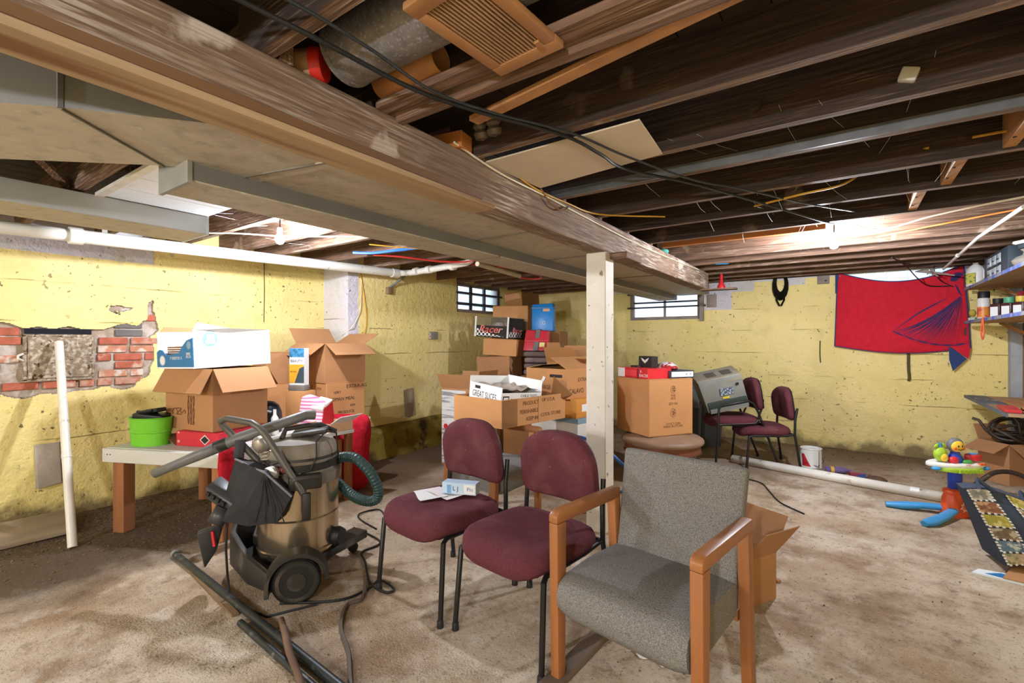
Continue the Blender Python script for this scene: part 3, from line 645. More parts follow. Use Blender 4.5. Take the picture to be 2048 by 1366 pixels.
# small wall fittings
d = thing('junction_box', 'metal junction box on the yellow rear-left wall', 'box', (-4.5, 4.57, 1.38))
MB().box(0, .045, -.075, .06, 0, .10).build('body', RUST, d, bevel=.004)
MB().box(.045, .049, -.07, -.01, .006, .094).build('cover', TIN, d); MB().box(.045, .049, -.004, .055, .006, .094).build('cover', TIN, d)
o = MB().hexa([(-4.5, 4.08, .42), (-4.44, 4.10, .40), (-4.44, 4.22, .42), (-4.5, 4.24, .43), (-4.5, 4.06, .74), (-4.45, 4.09, .76), (-4.45, 4.19, .77), (-4.5, 4.2, .76)]).build('wood_block', mat('grey_weathered_wood', '#948168', .85, var=.25, grain='z', bump=.5), bevel=.006, seg=1); tag(o, 'weathered wooden block fixed to the yellow rear-left wall', 'block')
d = thing('cleanout_door', 'rusty cast-iron cleanout door set in the brick patch', 'door', (-4.955, .995, 1.06))
m = MB(); m.box(-.02, .012, -.20, -.175, -.005, .345); m.box(-.02, .012, .185, .2, -.005, .345); m.box(-.02, .012, -.2, .2, -.012, .01); m.box(-.02, .008, -.2, .2, .325, .345); m.build('frame', RUST, d, bevel=.004)
MB().box(.0, .022, -.178, .188, .012, .325).build('door_leaf', RUST, d, bevel=.006)
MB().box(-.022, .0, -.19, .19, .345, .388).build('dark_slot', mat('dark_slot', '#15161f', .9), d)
for y in (-.19, .195): MB().lathe([(.01, .04), (.01, .11)], 10, (.02, y, 0)).build('hinge', RUST, d); MB().lathe([(.01, .2), (.01, .28)], 10, (.02, y, 0)).build('hinge', RUST, d)
MB().tube([(.015, -.20, .15), (.035, -.23, .165), (.035, -.23, .185), (.015, -.20, .2)], .008, 8).build('latch', PORC, d)
MB().box(.022, .04, -.02, .03, .265, .30).build('hook', RUST, d)
o = MB(); o.hexa([(-4.95, .86, .25), (-4.915, .87, .25), (-4.915, 1.0, .27), (-4.95, 1.02, .26), (-4.95, .85, .58), (-4.94, .86, .57), (-4.94, .99, .58), (-4.95, 1.0, .58)]); o = o.build('concrete_patch', mat('grey_concrete_patch', '#a89c90', .9, var=.2, bump=1), bevel=.01); tag(o, 'rough grey concrete patch low on the left wall', 'patch')
d = thing('standing_pipe', 'white plastic pipe leaning against the cleanout door', 'pipe', (-4.145, .896, 0))
MB().tube([(0, 0, 0), (-.73, .08, 1.345)], .026, 18).build('pipe', PVC, d, smooth=40)
MB().tube([(-.292, .032, .538), (-.308, .034, .568)], .0285, 18).build('joint', PVC, d, smooth=40)
o = MB().obox((-4.62, .72, .05), (.36, .55, .03), (R(2), R(9), R(-8))).build('floor_board', mat('grey_scrap_board', '#8e7c66', .85, var=.2, grain='y', bump=.6), bevel=.003); tag(o, 'grey scrap board lying on the soil beside the left wall', 'board')
# back-wall fittings
o = MB().box(-.29, -.16, YB-.028, YB, 2.08, 2.26).build('wall_bracket', mat('rusty_plate', '#8d7f76', .7, var=.2), bevel=.003); tag(o, 'grey metal plate hanging from the sill left of the towel', 'bracket')
MB().lathe([(.012, 0), (.012, .004)], 10, (-.2, YB-.028, 2.12), (R(90), 0, 0)).build('bolt', BLACK, o)
o = MB().box(-1.62, -1.50, YB-.03, YB, 1.84, 2.02).build('wall_board', FRAMEW, bevel=.003); tag(o, 'short vertical board on the back wall beside the window', 'board')
wire('wall_strap', [(.607, YB-.012, 1.24), (.607, YB-.012, 1.05), (.615, YB-.012, .93), (.607, YB-.03, .895)], .016, mat('dark_strap', '#5b5136', .8), 'dark strap hanging below the red towel', 'strap', n=5)
wire('wall_crack', [(-.26, YB-.004, 1.36), (-.262, YB-.004, 1.2), (-.255, YB-.004, 1.08)], .007, mat('dark_strap', '#5b5136', .8), 'thin dark crack in the wall left of the towel', 'strap', n=5)  # a dark tube stands in for a crack in the wall
d = thing('cable_coil', 'coiled black chain hanging on the back wall', 'coil', (-.70, YB-.02, 2.26))
CHN = mat('black_chain', '#26241f', .35, metal=.5, var=.3)
for k in range(6):
    a = .055+.012*(k % 3); L_ = .26+.02*k
    MB().tube([(a*math.sin(2*PI*q/14)*(1+.12*k/6), -.01*k/3, -L_/2+L_/2*math.cos(2*PI*q/14)) for q in range(14)], .011, 6, closed=True).build('loop', CHN, d, smooth=60)
for dx in (-.03, .03): MB().tube([(dx, -.02, -.26), (dx*1.5, -.02, -.36), (dx*.3, -.02, -.44)], .013, 6).build('tail', CHN, d, smooth=60)
MB().lathe([(.008, -.03), (.008, .02)], 8, (0, 0, -.01), (R(90), 0, 0)).build('nail', BLKMET, d)
# ================================================================ cartons
def carton(name, label, loc, rz, w, d, h, m=CARD, inner=None, flaps=None, closed=False, t=.006, group=None, cat='box', tape=None, name_body='body'):
    """cardboard box, origin at the middle of its base; front = -y, right = +x. flaps: side -> (length, degrees outwards from upright[, end taper])"""
    o = thing(name, label, cat, loc, R(rz), group); a, b = w/2, d/2
    if closed:
        mb = MB().box(-a, a, -b, b, 0, h-.006); mb.build(name_body, m, o, bevel=.004, seg=1)
        MB().box(-a, a, -b, -.002, h-.006, h).build('flap', m, o, bevel=.002, seg=1); MB().box(-a, a, .002, b, h-.006, h).build('flap', m, o, bevel=.002, seg=1)
        if tape: MB().box(-a-.0008, a+.0008, -.025, .025, h-.004, h+.0008).build('tape', tape, o)
    else:
        mb = MB(); mb.box(-a, a, -b, b, 0, t); mb.box(-a, a, -b, -b+t, t, h); mb.box(-a, a, b-t, b, t, h); mb.box(-a, -a+t, -b+t, b-t, t, h); mb.box(a-t, a, -b+t, b-t, t, h)
        mb.build(name_body, m, o)
    for s, fp in (flaps or {}).items():
        L, ang = fp[0], R(fp[1]); tp = fp[2] if len(fp) > 2 else 0; fm = fp[3] if len(fp) > 3 else m
        nx, ny = {'f': (0, -1), 'b': (0, 1), 'l': (-1, 0), 'r': (1, 0)}[s]
        n = Vector((nx, ny, 0)); e = Vector((-ny, nx, 0)); hw = (a if nx == 0 else b); base = n*(b if nx == 0 else a)+Vector((0, 0, h))
        dr = Vector((0, 0, 1))*math.cos(ang)+n*math.sin(ang); th = dr.cross(e).normalized()*.0045
        p0, p1 = base-e*hw, base+e*hw; q0, q1 = p0+dr*L+e*tp, p1+dr*L-e*tp
        MB().hexa([p0, p1, q1, q0, p0+th, p1+th, q1+th, q0+th]).build('flap', fm, o)
    return o
def fill(o, w, d, z, m, name='contents', bump=.03, n=10, h0=.02):
    """crumpled contents inside an open box: a closed lumpy slab"""
    sd = random.random()*50
    mb = MB(); top = lambda u, v: ((u-.5)*w, (v-.5)*d, z+noise.noise((u*5+sd, v*5, 1))*bump)
    mb.grid(top, n, n); mb.box(-w/2, w/2, -d/2, d/2, h0, z-bump)
    return mb.build(name, m, o, smooth=50)

# ================================================================ bench and its load
GREYW = mat('pale_grey_boards', '#c4c2bd', .6, var=.07, grain='x', scale=6, c2='#8d8880', thr=(.66, .74), s2=8)
PINE = mat('reddish_leg_wood', '#94603d', .65, var=.25, grain='z', scale=10, c2='#8e7461', thr=(.6, .75), s2=4, bump=.3)
bn = thing('work_bench', 'low bench with pale grey boards and reddish wooden legs by the left wall', 'bench', (-4.264, 1.093, 0), R(24))
for k in range(3): MB().box(.0, .94, .012+.28*k, .012+.28*k+.272, .584, .604).build('top_board', GREYW, bn, bevel=.002, seg=1)
MB().box(-.01, .95, -.012, .012, .505, .6).build('apron', GREYW, bn, bevel=.003, seg=1)
MB().box(.94, .962, .012, .85, .505, .6).build('apron', GREYW, bn, bevel=.003, seg=1)
for x, y in ((.04, .02), (.85, .02), (.04, .74), (.85, .74)): MB().box(x, x+.09, y, y+.09, 0, .584).build('leg', PINE, bn, bevel=.004, seg=1)
for x in (.035, .06): MB().lathe([(.004, 0), (.004, .003)], 8, (x, -.012, .56), (R(90), 0, 0)).build('nail', BLKMET, bn)
# green oval tub
tb = thing('green_tub', 'bright green oval two-tier tub full of black scraps on the bench', 'tub', (-4.145, 1.325, .604), R(24))
GRN = mat('lime_green_plastic', '#6ec02d', .4, var=.05)
MB().lathe([(.135, 0), (.142, .09), (.149, .095), (.149, .105), (.143, .11), (.15, .19), (.156, .195), (.15, .2), (.14, .19), (.13, .02), (0, .02)], 32, (0, 0, 0), None, 1.0, .72).build('tub_body', GRN, tb, smooth=35)
SC_ = mat('black_scraps', '#1b1d1f', .5, var=.4)
MB().obox((.01, 0, .20), (.2, .12, .05), (.1, .12, .3)).build('scrap', SC_, tb, bevel=.008); MB().obox((.04, .0, .245), (.15, .07, .03), (.0, -.15, -.25)).build('scrap', SC_, tb, bevel=.008); MB().obox((-.07, .02, .20), (.1, .08, .04), (.3, .2, .6)).build('scrap', SC_, tb, bevel=.008)
MB().tube([(.06, -.04, .25), (-.02, -.05, .235), (-.08, -.03, .235)], .012, 8).build('scrap', SC_, tb)
# flat red box carrying the big carton
rb = thing('red_flat_box', 'flat red box with a diamond badge under the big open carton', 'box', (-3.83, 1.68, .604), R(20))
MB().box(-.19, .19, -.22, .22, 0, .104).build('body', mat('red_box_print', '#c5283a', .5, var=.06), rb, bevel=.003, seg=1)
MB().prism([(0, -.036), (.045, 0), (0, .036), (-.045, 0)], 0, .0012, Matrix.Translation((.07, -.2206, .052)) @ Euler(FR).to_matrix().to_4x4()).build('badge', mat('white_badge', '#d9d6d2', .5), rb)
MB().prism([(0, -.028), (.036, 0), (0, .028), (-.036, 0)], 0, .0018, Matrix.Translation((.07, -.2206, .052)) @ Euler(FR).to_matrix().to_4x4()).build('badge_centre', INK, rb)
text('print', '"', rb, (-.165, -.2215, .08), FR, .05, PAPER); text('print', 'o', rb, (-.165, -.2215, .035), FR, .04, PAPER)
MB().hexa([(-.19, -.22, .0), (-.192, -.22, .0), (-.33, -.2, .06), (-.33, -.2, .063), (-.19, .1, .0), (-.192, .1, .0), (-.30, .1, .06), (-.30, .1, .063)]).build('torn_flap', CARD_D, rb)
# big carton
A = carton('open_carton', 'large brown open carton with outward flaps standing on the flat red box', (-3.94, 1.69, .71), 12, .52, .443, .443, CARD, flaps={'f': (.19, 152), 'r': (.19, 148), 'l': (.18, 150), 'b': (.18, 145)})
MB().box(-.04, .055, -.305, -.302, .315, .42).build('tape', mat('brown_tape', '#c59a6d', .35), A).rotation_euler = (R(-26), 0, 0)
A.children[-1].location = (0, -.105, .09)
PRN = INK_B
text('print', 'S\nN\nC', A, (-.11, -.2225, .13), (PI/2, R(90), 0), .09, PRN, sx=.9, lines=.5)
m = MB()
for k in range(9):
    x0 = .0+(k % 3)*.028
    m.tube([(x0+.008*math.sin(k+q*.9), -.2222, .04+.026*q) for q in range(9)], .0035, 4)
m.build('print', PRN, A)
MB().box(-.235, .235, -.2, .2, .02, .40).build('contents', mat('stuffed_paper', '#b9aa98', .9, var=.3, bump=1.), A)
# white and blue display box
wb = thing('white_display_box', 'white box with a blue badge and blue cut-out end on the big carton', 'box', (-3.985, 1.70, 1.155), R(7))
WBX = mat('white_coated_card', '#e9eaec', .5, var=.03)
a, b, h = .235, .29, .27
m = MB(); m.box(-a, a, -b, b, 0, .006); m.box(a-.006, a, -b, b, .006, h); m.box(-a, -a+.006, -b, b, .006, h); m.box(-a+.006, a-.006, b-.006, b, .006, h); m.build('body', WBX, wb)
sc = [(-a, .012), (a, .012), (a, h*.80), (.16, h*.74), (.10, h*.58), (.06, h*.42), (-.10, h*.36), (-.13, h*.40), (-.16, h*.50), (-.2, h*.52), (-a, h*.45)]
MB().prism(sc, 0, .006, Matrix.Translation((0, -b, 0)) @ Euler(FR).to_matrix().to_4x4()).build('end_panel', mat('blue_card_end', '#2d76ad', .5, var=.07), wb)
MB().box(-a, a, -b-.006, -b, 0, .012).build('base_edge', WBX, wb)
for k in range(4): MB().box(-.18, .19, -.25, .2, .10+.016*k, .112+.016*k).build('folded_card', CARD_D, wb)
MB().hexa([(a, -b, h), (a-.006, -b, h), (a-.006, b, h), (a, b, h), (a+.02, -b+.02, h+.055), (a+.014, -b+.02, h+.055), (a+.014, -b+.25, h+.012), (a+.02, -b+.25, h+.012)]).build('torn_flap', WBX, wb)
MB().hexa([(-a, -b+.02, h), (-a, b, h), (-a-.03, b-.03, h+.03), (-a-.03, -b+.06, h+.04), (-a+.006, -b+.02, h), (-a+.006, b, h), (-a-.024, b-.03, h+.03), (-a-.024, -b+.06, h+.04)]).build('flap', CARD, wb)
def badge(parent, M, r, col, name='badge'):
    ring = MB(); ring.add([M @ Vector((rr*math.cos(2*PI*k/28), rr*math.sin(2*PI*k/28), .0006)) for rr in (r, r*.93) for k in range(28)], [(k, (k+1) % 28, 28+(k+1) % 28, 28+k) for k in range(28)])
    ring.add([M @ Vector((r*.85*math.cos(2*PI*k/28), r*.85*math.sin(2*PI*k/28), .0006)) for k in range(28)], [tuple(range(28))]); return ring.build(name, col, parent, recalc=False)
Mb = Matrix.Translation((a, -.175, .205)) @ Euler(RT).to_matrix().to_4x4()
BB = mat('pale_blue_print', '#86aac2', .6)
badge(wb, Mb, .062, BB)
m = MB()
for (x0, x1, z0, z1) in ((-.022, .03, -.002, .034), (-.032, .0, -.035, -.006), (.004, .034, -.035, -.006)): m.add([Mb @ Vector(p) for p in ((x0, z0, .0014), (x1, z0, .0014), (x1, z1, .0014), (x0, z1, .0014))], [(0, 1, 2, 3)])
m.build('badge_mark', WBX, wb, recalc=False)
MB().box(a, a+.001, -b, b, .142, .146).build('fold_line', mat('grey_fold', '#c3c8cc', .6), wb)
Mb = Matrix.Translation((-.16, -b-.0065, .06)) @ Euler(FR).to_matrix().to_4x4(); badge(wb, Mb, .038, WBX, 'end_badge')
Mb = Matrix.Translation((.19, -b-.0065, .165)) @ Euler(FR).to_matrix().to_4x4(); badge(wb, Mb, .03, BB, 'end_badge')
text('print', '7 XEISTO1 I', wb, (.02, -b-.0075, .075), FR, .03, WBX); text('print', '08B0\n38:CB', wb, (.18, -b-.0075, .095), FR, .026, WBX, lines=.8)
# red cloth hanging off the bench end
def lumpy(name, label, cat, loc, rz, prof, m, lean=(0, 0), wr=.02, n=36, fz=6, parent=None, sx=1, sy=1):
    """soft sack: stacked rings (radius_x, radius_y, z) with folds"""
    mb = MB(); sd = random.random()*90; vs_ = []; K = len(prof)
    for i, (rx, ry, z) in enumerate(prof):
        for k in range(n):
            a_ = 2*PI*k/n; q = 1+noise.noise((math.cos(a_)*fz*.3+sd, math.sin(a_)*fz*.3, z*fz))*wr*8
            vs_.append((rx*q*math.cos(a_)*sx+lean[0]*z, ry*q*math.sin(a_)*sy+lean[1]*z, z))
    fs = [(i*n+k, i*n+(k+1) % n, (i+1)*n+(k+1) % n, (i+1)*n+k) for i in range(K-1) for k in range(n)]
    fs += [tuple(range(n-1, -1, -1)), tuple((K-1)*n+k for k in range(n))]
    mb.add(vs_, fs); o = mb.build(name, m, parent, smooth=70)
    if not parent: o.location = loc; o.rotation_euler = (0, 0, rz); tag(o, label, cat)
    return o
REDC = mat('red_fleece', '#b81f30', .95, var=.22, scale=30, bump=1., bscale=50, spec=.2)
lumpy('red_cloth', 'red cloth draped over the end of the bench behind the vacuum', 'cloth', (-3.345, 1.515, .22), R(24), [(.03, .05, 0), (.045, .07, .08), (.04, .085, .2), (.045, .1, .3), (.05, .1, .4), (.035, .09, .44), (.01, .03, .455)], REDC)

# ================================================================ second table and its boxes
t2 = thing('side_table', 'wooden table hidden behind the vacuum under stacked cartons', 'table', (-4.27, 2.72, 0))
for k in range(4): MB().box(-.34, .34, -.50+.225*k, -.50+.225*k+.22, .568, .59).build('top_board', GREYW, t2, bevel=.002, seg=1)
for x in (-.33, .27):
    for y in (-.48, .32): MB().box(x, x+.06, y, y+.06, 0, .568).build('leg', PINE, t2, bevel=.003, seg=1)
pb = carton('printed_carton', 'printed brown carton under the open carton next to the red sack', (-4.285, 2.861, .591), 0, .615, .43, .366, CARD_O, closed=True)
pt_ = (('EXTRA-AG', .235, .32, .05), ('VERY', .08, .27, .035), ('ROMAN MEAL', .12, .205, .045), ('4224', .2, .135, .03), ('PRODUCE', .15, .075, .04))
for s_, y_, z_, sz in pt_: text('print', s_, pb, (.3085, -.215+.43*(y_/.3) if y_/.3 < 1 else .1, z_), RT, sz, INK)
for s_, x_, z_, sz in (('PRODUCE', -.02, .32, .05), ('4224', .19, .31, .035), ('9 1/4', .2, .1, .05)): text('print', s_, pb, (x_, -.2158, z_), FR, sz, INK)
oc = carton('open_carton', 'open brown carton with drooping flaps on the printed carton', (-4.232, 2.865, .957), 0, .487, .453, .372, CARD, flaps={'f': (.20, 125, .0), 'r': (.20, 122), 'l': (.2, 40), 'b': (.2, 60)})
fill(oc, .46, .43, .3, mat('stuffed_paper', '#b9aa98', .9))
bx2 = carton('closed_carton', 'plain brown carton between the white box and the open carton', (-4.46, 2.40, .59), 0, .25, .30, .36, CARD_O, closed=True)
bx3 = carton('closed_carton', 'small brown carton on top of the plain brown carton behind the printed product box', (-4.46, 2.40, .95), 4, .22, .28, .30, CARD, closed=True)
pd = thing('product_box', 'yellow and black printed product box beside the open carton', 'box', (-4.02, 2.40, .96), R(22))
MB().box(-.075, .075, -.035, .035, 0, .33).build('body', PAPER, pd, bevel=.002, seg=1)
MB().box(-.075, .075, -.0362, -.035, .02, .185).build('picture', mat('yellow_art', '#e0a531', .5, var=.15), pd)
MB().prism([(-.02, .02), (.075, .02), (.075, .17), (.03, .15)], 0, .0018, Matrix.Translation((0, -.035, 0)) @ Euler(FR).to_matrix().to_4x4()).build('picture_dark', mat('slate_art', '#3d4a52', .5, var=.3), pd)
text('print', 'BEAUTY', pd, (0, -.0368, .215), FR, .034, INK); text('print', 'NO AC.', pd, (-.03, -.0375, .12), FR, .02, INK)
MB().box(-.075, .075, -.0362, -.035, .25, .33).build('picture_top', mat('blue_art', '#3c7ea6', .5, var=.5, scale=40), pd)
p_ = MB().obox((-4.02, 2.40, .934), (.16, .085, .05), (0, 0, R(22))).build('book', mat('grey_book', '#7b746c', .7), bevel=.003); tag(p_, 'grey book lying under the yellow product box', 'book')
p_ = MB().obox((-4.03, 2.42, .75), (.2, .16, .318), (0, 0, R(10))).build('brown_carton', CARD_O, bevel=.004); tag(p_, 'narrow brown carton standing under the grey book', 'box')
hm = thing('black_helmet', 'black round helmet between the big carton and the striped bag', 'helmet', (-3.90, 2.06, .604), R(35))
MB().lathe([(0, .0), (.10, .0), (.105, .1), (.10, .17), (.08, .22), (.04, .25), (0, .258)], 20, (0, 0, 0), None, 1, .9).build('shell', mat('glossy_black', '#1c2026', .3, var=.3), hm, smooth=50)
MB().tube([(.06, -.075, .17), (.0, -.10, .19), (-.06, -.075, .17)], .014, 8).build('visor_rim', GREYPL, hm, smooth=50)
wbt = thing('white_bottle', 'slim white plastic bottle beside the striped bag', 'bottle', (-3.75, 2.03, .604))
MB().lathe([(.028, 0), (.03, .01), (.028, .13), (.012, .16), (.012, .2), (0, .2)], 16).build('body', WHITE, wbt, smooth=40)
sb_ = thing('striped_bag', 'pink and white striped bag with a red side', 'bag', (-3.80, 2.42, .60), R(20))
STR = mat('pink_striped', '#e58fb4', .7, var=.04)
nt = STR.node_tree; wv = nt.nodes.new('ShaderNodeTexWave'); wv.bands_direction = 'Z'; wv.inputs['Scale'].default_value = 11; wv.inputs['Distortion'].default_value = .6
tcn = nt.nodes.new('ShaderNodeTexCoord'); nt.links.new(tcn.outputs['Object'], wv.inputs['Vector']); rp = nt.nodes.new('ShaderNodeValToRGB'); rp.color_ramp.elements[0].position = .35; rp.color_ramp.elements[1].position = .6
rp.color_ramp.elements[0].color = (*lin('#d97aa5'), 1); rp.color_ramp.elements[1].color = (*lin('#f1d9e4'), 1); nt.links.new(wv.outputs['Fac'], rp.inputs['Fac']); nt.links.new(rp.outputs['Color'], nt.nodes['Principled BSDF'].inputs['Base Color'])
MB().hexa([(-.13, -.09, 0), (.13, -.1, 0), (.13, .09, 0), (-.13, .09, 0), (-.10, -.06, .27), (.14, -.07, .21), (.13, .05, .23), (-.10, .05, .29)]).build('bag_body', STR, sb_, bevel=.015)
MB().hexa([(.131, -.1, 0), (.135, -.1, 0), (.135, .09, 0), (.131, .09, 0), (.141, -.07, .21), (.146, -.07, .21), (.136, .05, .23), (.131, .05, .23)]).build('side_panel', RED, sb_)
MB().hexa([(.02, -.088, .17), (.14, -.09, .16), (.14, .04, .22), (.02, .04, .25), (.01, -.085, .19), (.15, -.09, .2), (.15, .04, .245), (.02, .04, .27)]).build('cuff', PAPER, sb_, bevel=.008)
cr = carton('cream_carton', 'shallow cream carton with an open lid behind the vacuum wand', (-3.585, 2.43, .60), 8, .25, .24, .07, CARD_L, flaps={'r': (.13, 60, 0, PAPER)})
rt_ = MB().box(-3.92, -3.45, 2.28, 2.56, .57, .599).build('plank_stand', GREYW); tag(rt_, 'pale plank stand carrying the cream carton and striped bag', 'stand')
for x, y in ((-3.90, 2.29), (-3.90, 2.50), (-3.51, 2.29), (-3.51, 2.50)): MB().box(x, x+.05, y, y+.05, 0, .57).build('leg', PINE, rt_)
bxu = carton('brown_carton', 'brown carton on the floor behind the vacuum', (-3.68, 2.42, 0), 0, .24, .2, .5, CARD_O, closed=True)
# red fleece sack
lumpy('red_sack', 'tall red fleece sack standing beside the hidden table', 'sack', (-3.77, 2.745, 0), R(30), [(.15, .12, 0), (.17, .14, .05), (.175, .14, .2), (.18, .14, .35), (.195, .13, .5), (.2, .10, .6), (.185, .05, .66), (.15, .02, .675)], REDC, wr=.012)

# ================================================================ wet/dry vacuum (local x = to the right seen from the camera, y = away)
v = thing('shop_vacuum', 'stainless steel shop vacuum with black wheeled base and tool bag', 'vacuum', (-2.682, 1.60, 0), AZ)
m = MB(); prof = [(.215, .11), (.222, .13), (.222, .16), (.228, .166), (.222, .172), (.223, .34), (.229, .346), (.223, .352), (.224, .535), (.23, .545), (.23, .56)]
m.lathe(prof, 48); m.build('drum', STEEL, v, smooth=25)
m = MB(); m.lathe([(.236, .535), (.238, .55), (.238, .59), (.215, .605), (.21, .62), (.218, .63), (.215, .66), (.219, .668), (.214, .69), (.217, .7), (.205, .74), (.19, .765), (.1, .785), (0, .79)], 40); lid = m.build('lid', mat('dusty_grey_lid', '#756c60', .6, var=.2, scale=5, c2='#a2988a', thr=(.5, .7), s2=3), v, smooth=35)
MB().lathe([(.2215, .615), (.2215, .655)], 40).build('dark_band', DKPL, lid, smooth=35)
MB().lathe([(.2195, .672), (.2175, .688)], 40).build('dark_band', DKPL, lid, smooth=35)
MB().tube([(-.06, -.09, .785), (-.05, -.06, .835), (.05, -.02, .85), (.12, .02, .85), (.2, .06, .80)], .017, 10, flat=.8).build('lift_handle', DKPL, lid, smooth=50)
MB().obox((.08, -.02, .815), (.2, .12, .03), (R(4), R(-6), R(12))).build('top_plate', DKPL, lid, bevel=.012)
MB().obox((-.01, -.227, .64), (.13, .012, .026), (0, 0, R(-3))).build('label_plate', mat('red_label_plate', '#8b3a30', .5), lid)
text('print', '11.5V', lid, (-.01, -.2345, .64), (PI/2, 0, R(-3)), .02, PAPER)
MB().tube([(-.05, -.21, .63), (-.045, -.245, .67), (.0, -.25, .69), (.045, -.245, .67), (.05, -.21, .63)], .006, 8).build('cord_hook', BLACK, lid, smooth=50)
MB().tube([(-.16, -.17, .63), (-.15, -.205, .67), (-.1, -.22, .685), (-.06, -.23, .66)], .006, 8).build('cord_hook', BLACK, lid, smooth=50)
MB().tube([(.10, -.20, .61), (.15, -.19, .63), (.17, -.16, .7), (.165, -.15, .78), (.2, -.1, .83), (.235, -.03, .81), (.245, -.03, .68), (.22, -.1, .655)], .005, 6).build('power_cord', BLACK, lid, smooth=50)
m = MB()
for a0 in (-.55, ):
    M = Euler((0, 0, R(28))).to_matrix().to_4x4()
    m.T = M; m.box(-.07, .10, -.272, -.215, .53, .61); m.T = None
m.build('latch', DKPL, v, bevel=.01)
m = MB(); m.T = Euler((0, 0, R(28))).to_matrix().to_4x4(); m.box(-.045, .085, -.275, -.269, .555, .59); m.build('latch_window', BLACK, v)
# wheeled base: deep tray with arch over the wheel
m = MB()
m.hexa([(-.33, -.04, .07), (.05, -.38, .06), (.24, .12, .07), (-.24, .20, .08), (-.33, -.04, .11), (.05, -.36, .1), (.24, .12, .11), (-.24, .19, .11)])
m.build('base_plate', DKPL, v, bevel=.01)
tr = [(-.37, -.30), (.1, -.43), (.14, -.36), (.16, -.2), (-.22, -.12), (-.3, .2), (-.36, .1)]
m = MB(); M_ = MB()
o_ = [(-.385, -.02), (-.35, -.11), (-.13, -.33), (.03, -.42), (.11, -.40), (.10, -.2), (-.22, -.06), (-.30, .16)]
i_ = [(-.355, -.02), (-.325, -.09), (-.12, -.30), (.03, -.385), (.09, -.37), (.08, -.22), (-.235, -.08), (-.30, .12)]
zt = [.27, .25, .20, .15, .18, .18, .22, .27]
nn = len(o_); vsx = [(x, y, .06) for x, y in o_]+[(x, y, z) for (x, y), z in zip(o_, zt)]+[(x, y, z) for (x, y), z in zip(i_, zt)]+[(x, y, .10) for x, y in i_]
fsx = []
for k in range(nn):
    j = (k+1) % nn
    for r_ in range(3): fsx.append((r_*nn+k, r_*nn+j, (r_+1)*nn+j, (r_+1)*nn+k))
fsx += [tuple(range(nn-1, -1, -1)), tuple(3*nn+k for k in range(nn))]
m.add(vsx, fsx); m.build('tool_tray', DKPL, v, bevel=.008)
m = MB(); nA = 14
WX, WY, WZ, WR = .165, -.385, .118, .118
rotw = Euler((0, 0, R(22))).to_matrix().to_4x4()
arch = [(WR*1.28*math.cos(PI*k/nA), WR*1.28*math.sin(PI*k/nA)) for k in range(nA+1)]+[(-WR*1.28, -.05), (-WR*1.1, -.05)]+[(WR*1.12*math.cos(PI*(nA-k)/nA), WR*1.12*math.sin(PI*(nA-k)/nA)) for k in range(nA+1)]+[(WR*1.28, -.0)]
m.prism(arch, -.045, .06, Matrix.Translation((WX, WY, WZ)) @ rotw @ Euler(FR).to_matrix().to_4x4()); m.build('wheel_arch', DKPL, v, smooth=40)
wheel = MB(); wheel.lathe([(.0, -.02), (.07, -.02), (.078, -.026), (.108, -.026), (.118, -.016), (.118, .016), (.108, .026), (0, .026)], 36, (WX, WY-.01, WZ), rotw @ Euler((R(90), 0, 0)).to_matrix().to_4x4()); wo = wheel.build('wheel', BLACK, v, smooth=35)
Mw = Matrix.Translation((WX, WY-.01, WZ)) @ rotw @ Euler((R(90), 0, 0)).to_matrix().to_4x4()
for r0, r1, mm, z_ in ((.083, .1, DKPL, .0275), (.0, .045, DKPL, .029)): MB().lathe([(r0, z_-.004), (r0 or .001, z_), (r1, z_), (r1, z_-.004)], 32, (0, 0, 0), Mw).build('hub_ring', mm, wo, smooth=35)
MB().lathe([(.0, -.02), (.1, -.02), (.118, -.01), (.118, .02), (0, .02)], 28, (-.22, .13, WZ), rotw @ Euler((R(90), 0, 0)).to_matrix().to_4x4()).build('wheel', BLACK, v, smooth=35)
m = MB(); m.bar((.1, -.2, .11), (.30, .22, .12), .12, .05); m.build('caster_arm', DKPL, v, bevel=.01)
for (x, y) in ((.255, .2), (.15, .26)): MB().lathe([(.0, -.015), (.03, -.015), (.033, 0), (.03, .015), (0, .015)], 20, (x, y, .033), (R(90), 0, R(40))).build('caster', BLACK, v, smooth=35); MB().box(x-.012, x+.012, y-.012, y+.012, .033, .1).build('caster_fork', DKPL, v)
MB().lathe([(.05, 0), (.055, .02), (.045, .05), (0, .05)], 20, (.225, -.03, .2), (0, R(90), R(-15))).build('drain_cap', BLACK, v, smooth=40)
# push handle
m = MB(); hp = [(.14, -.24, .50), (.03, -.25, .68), (-.07, -.245, .83), (-.11, -.24, .875), (-.16, -.225, .90), (-.33, -.17, .915), (-.375, -.155, .90), (-.375, -.14, .875), (-.31, -.14, .81), (-.20, -.14, .70), (-.12, -.15, .62), (-.08, -.16, .56)]
m.tube(hp, .018, 12); m.build('push_handle', mat('worn_grey_tube', '#5b5650', .45, metal=.2, var=.2), v, smooth=50)
MB().obox((.15, -.245, .445), (.045, .035, .15), (0, 0, R(20))).build('handle_bracket', DKPL, v, bevel=.008)
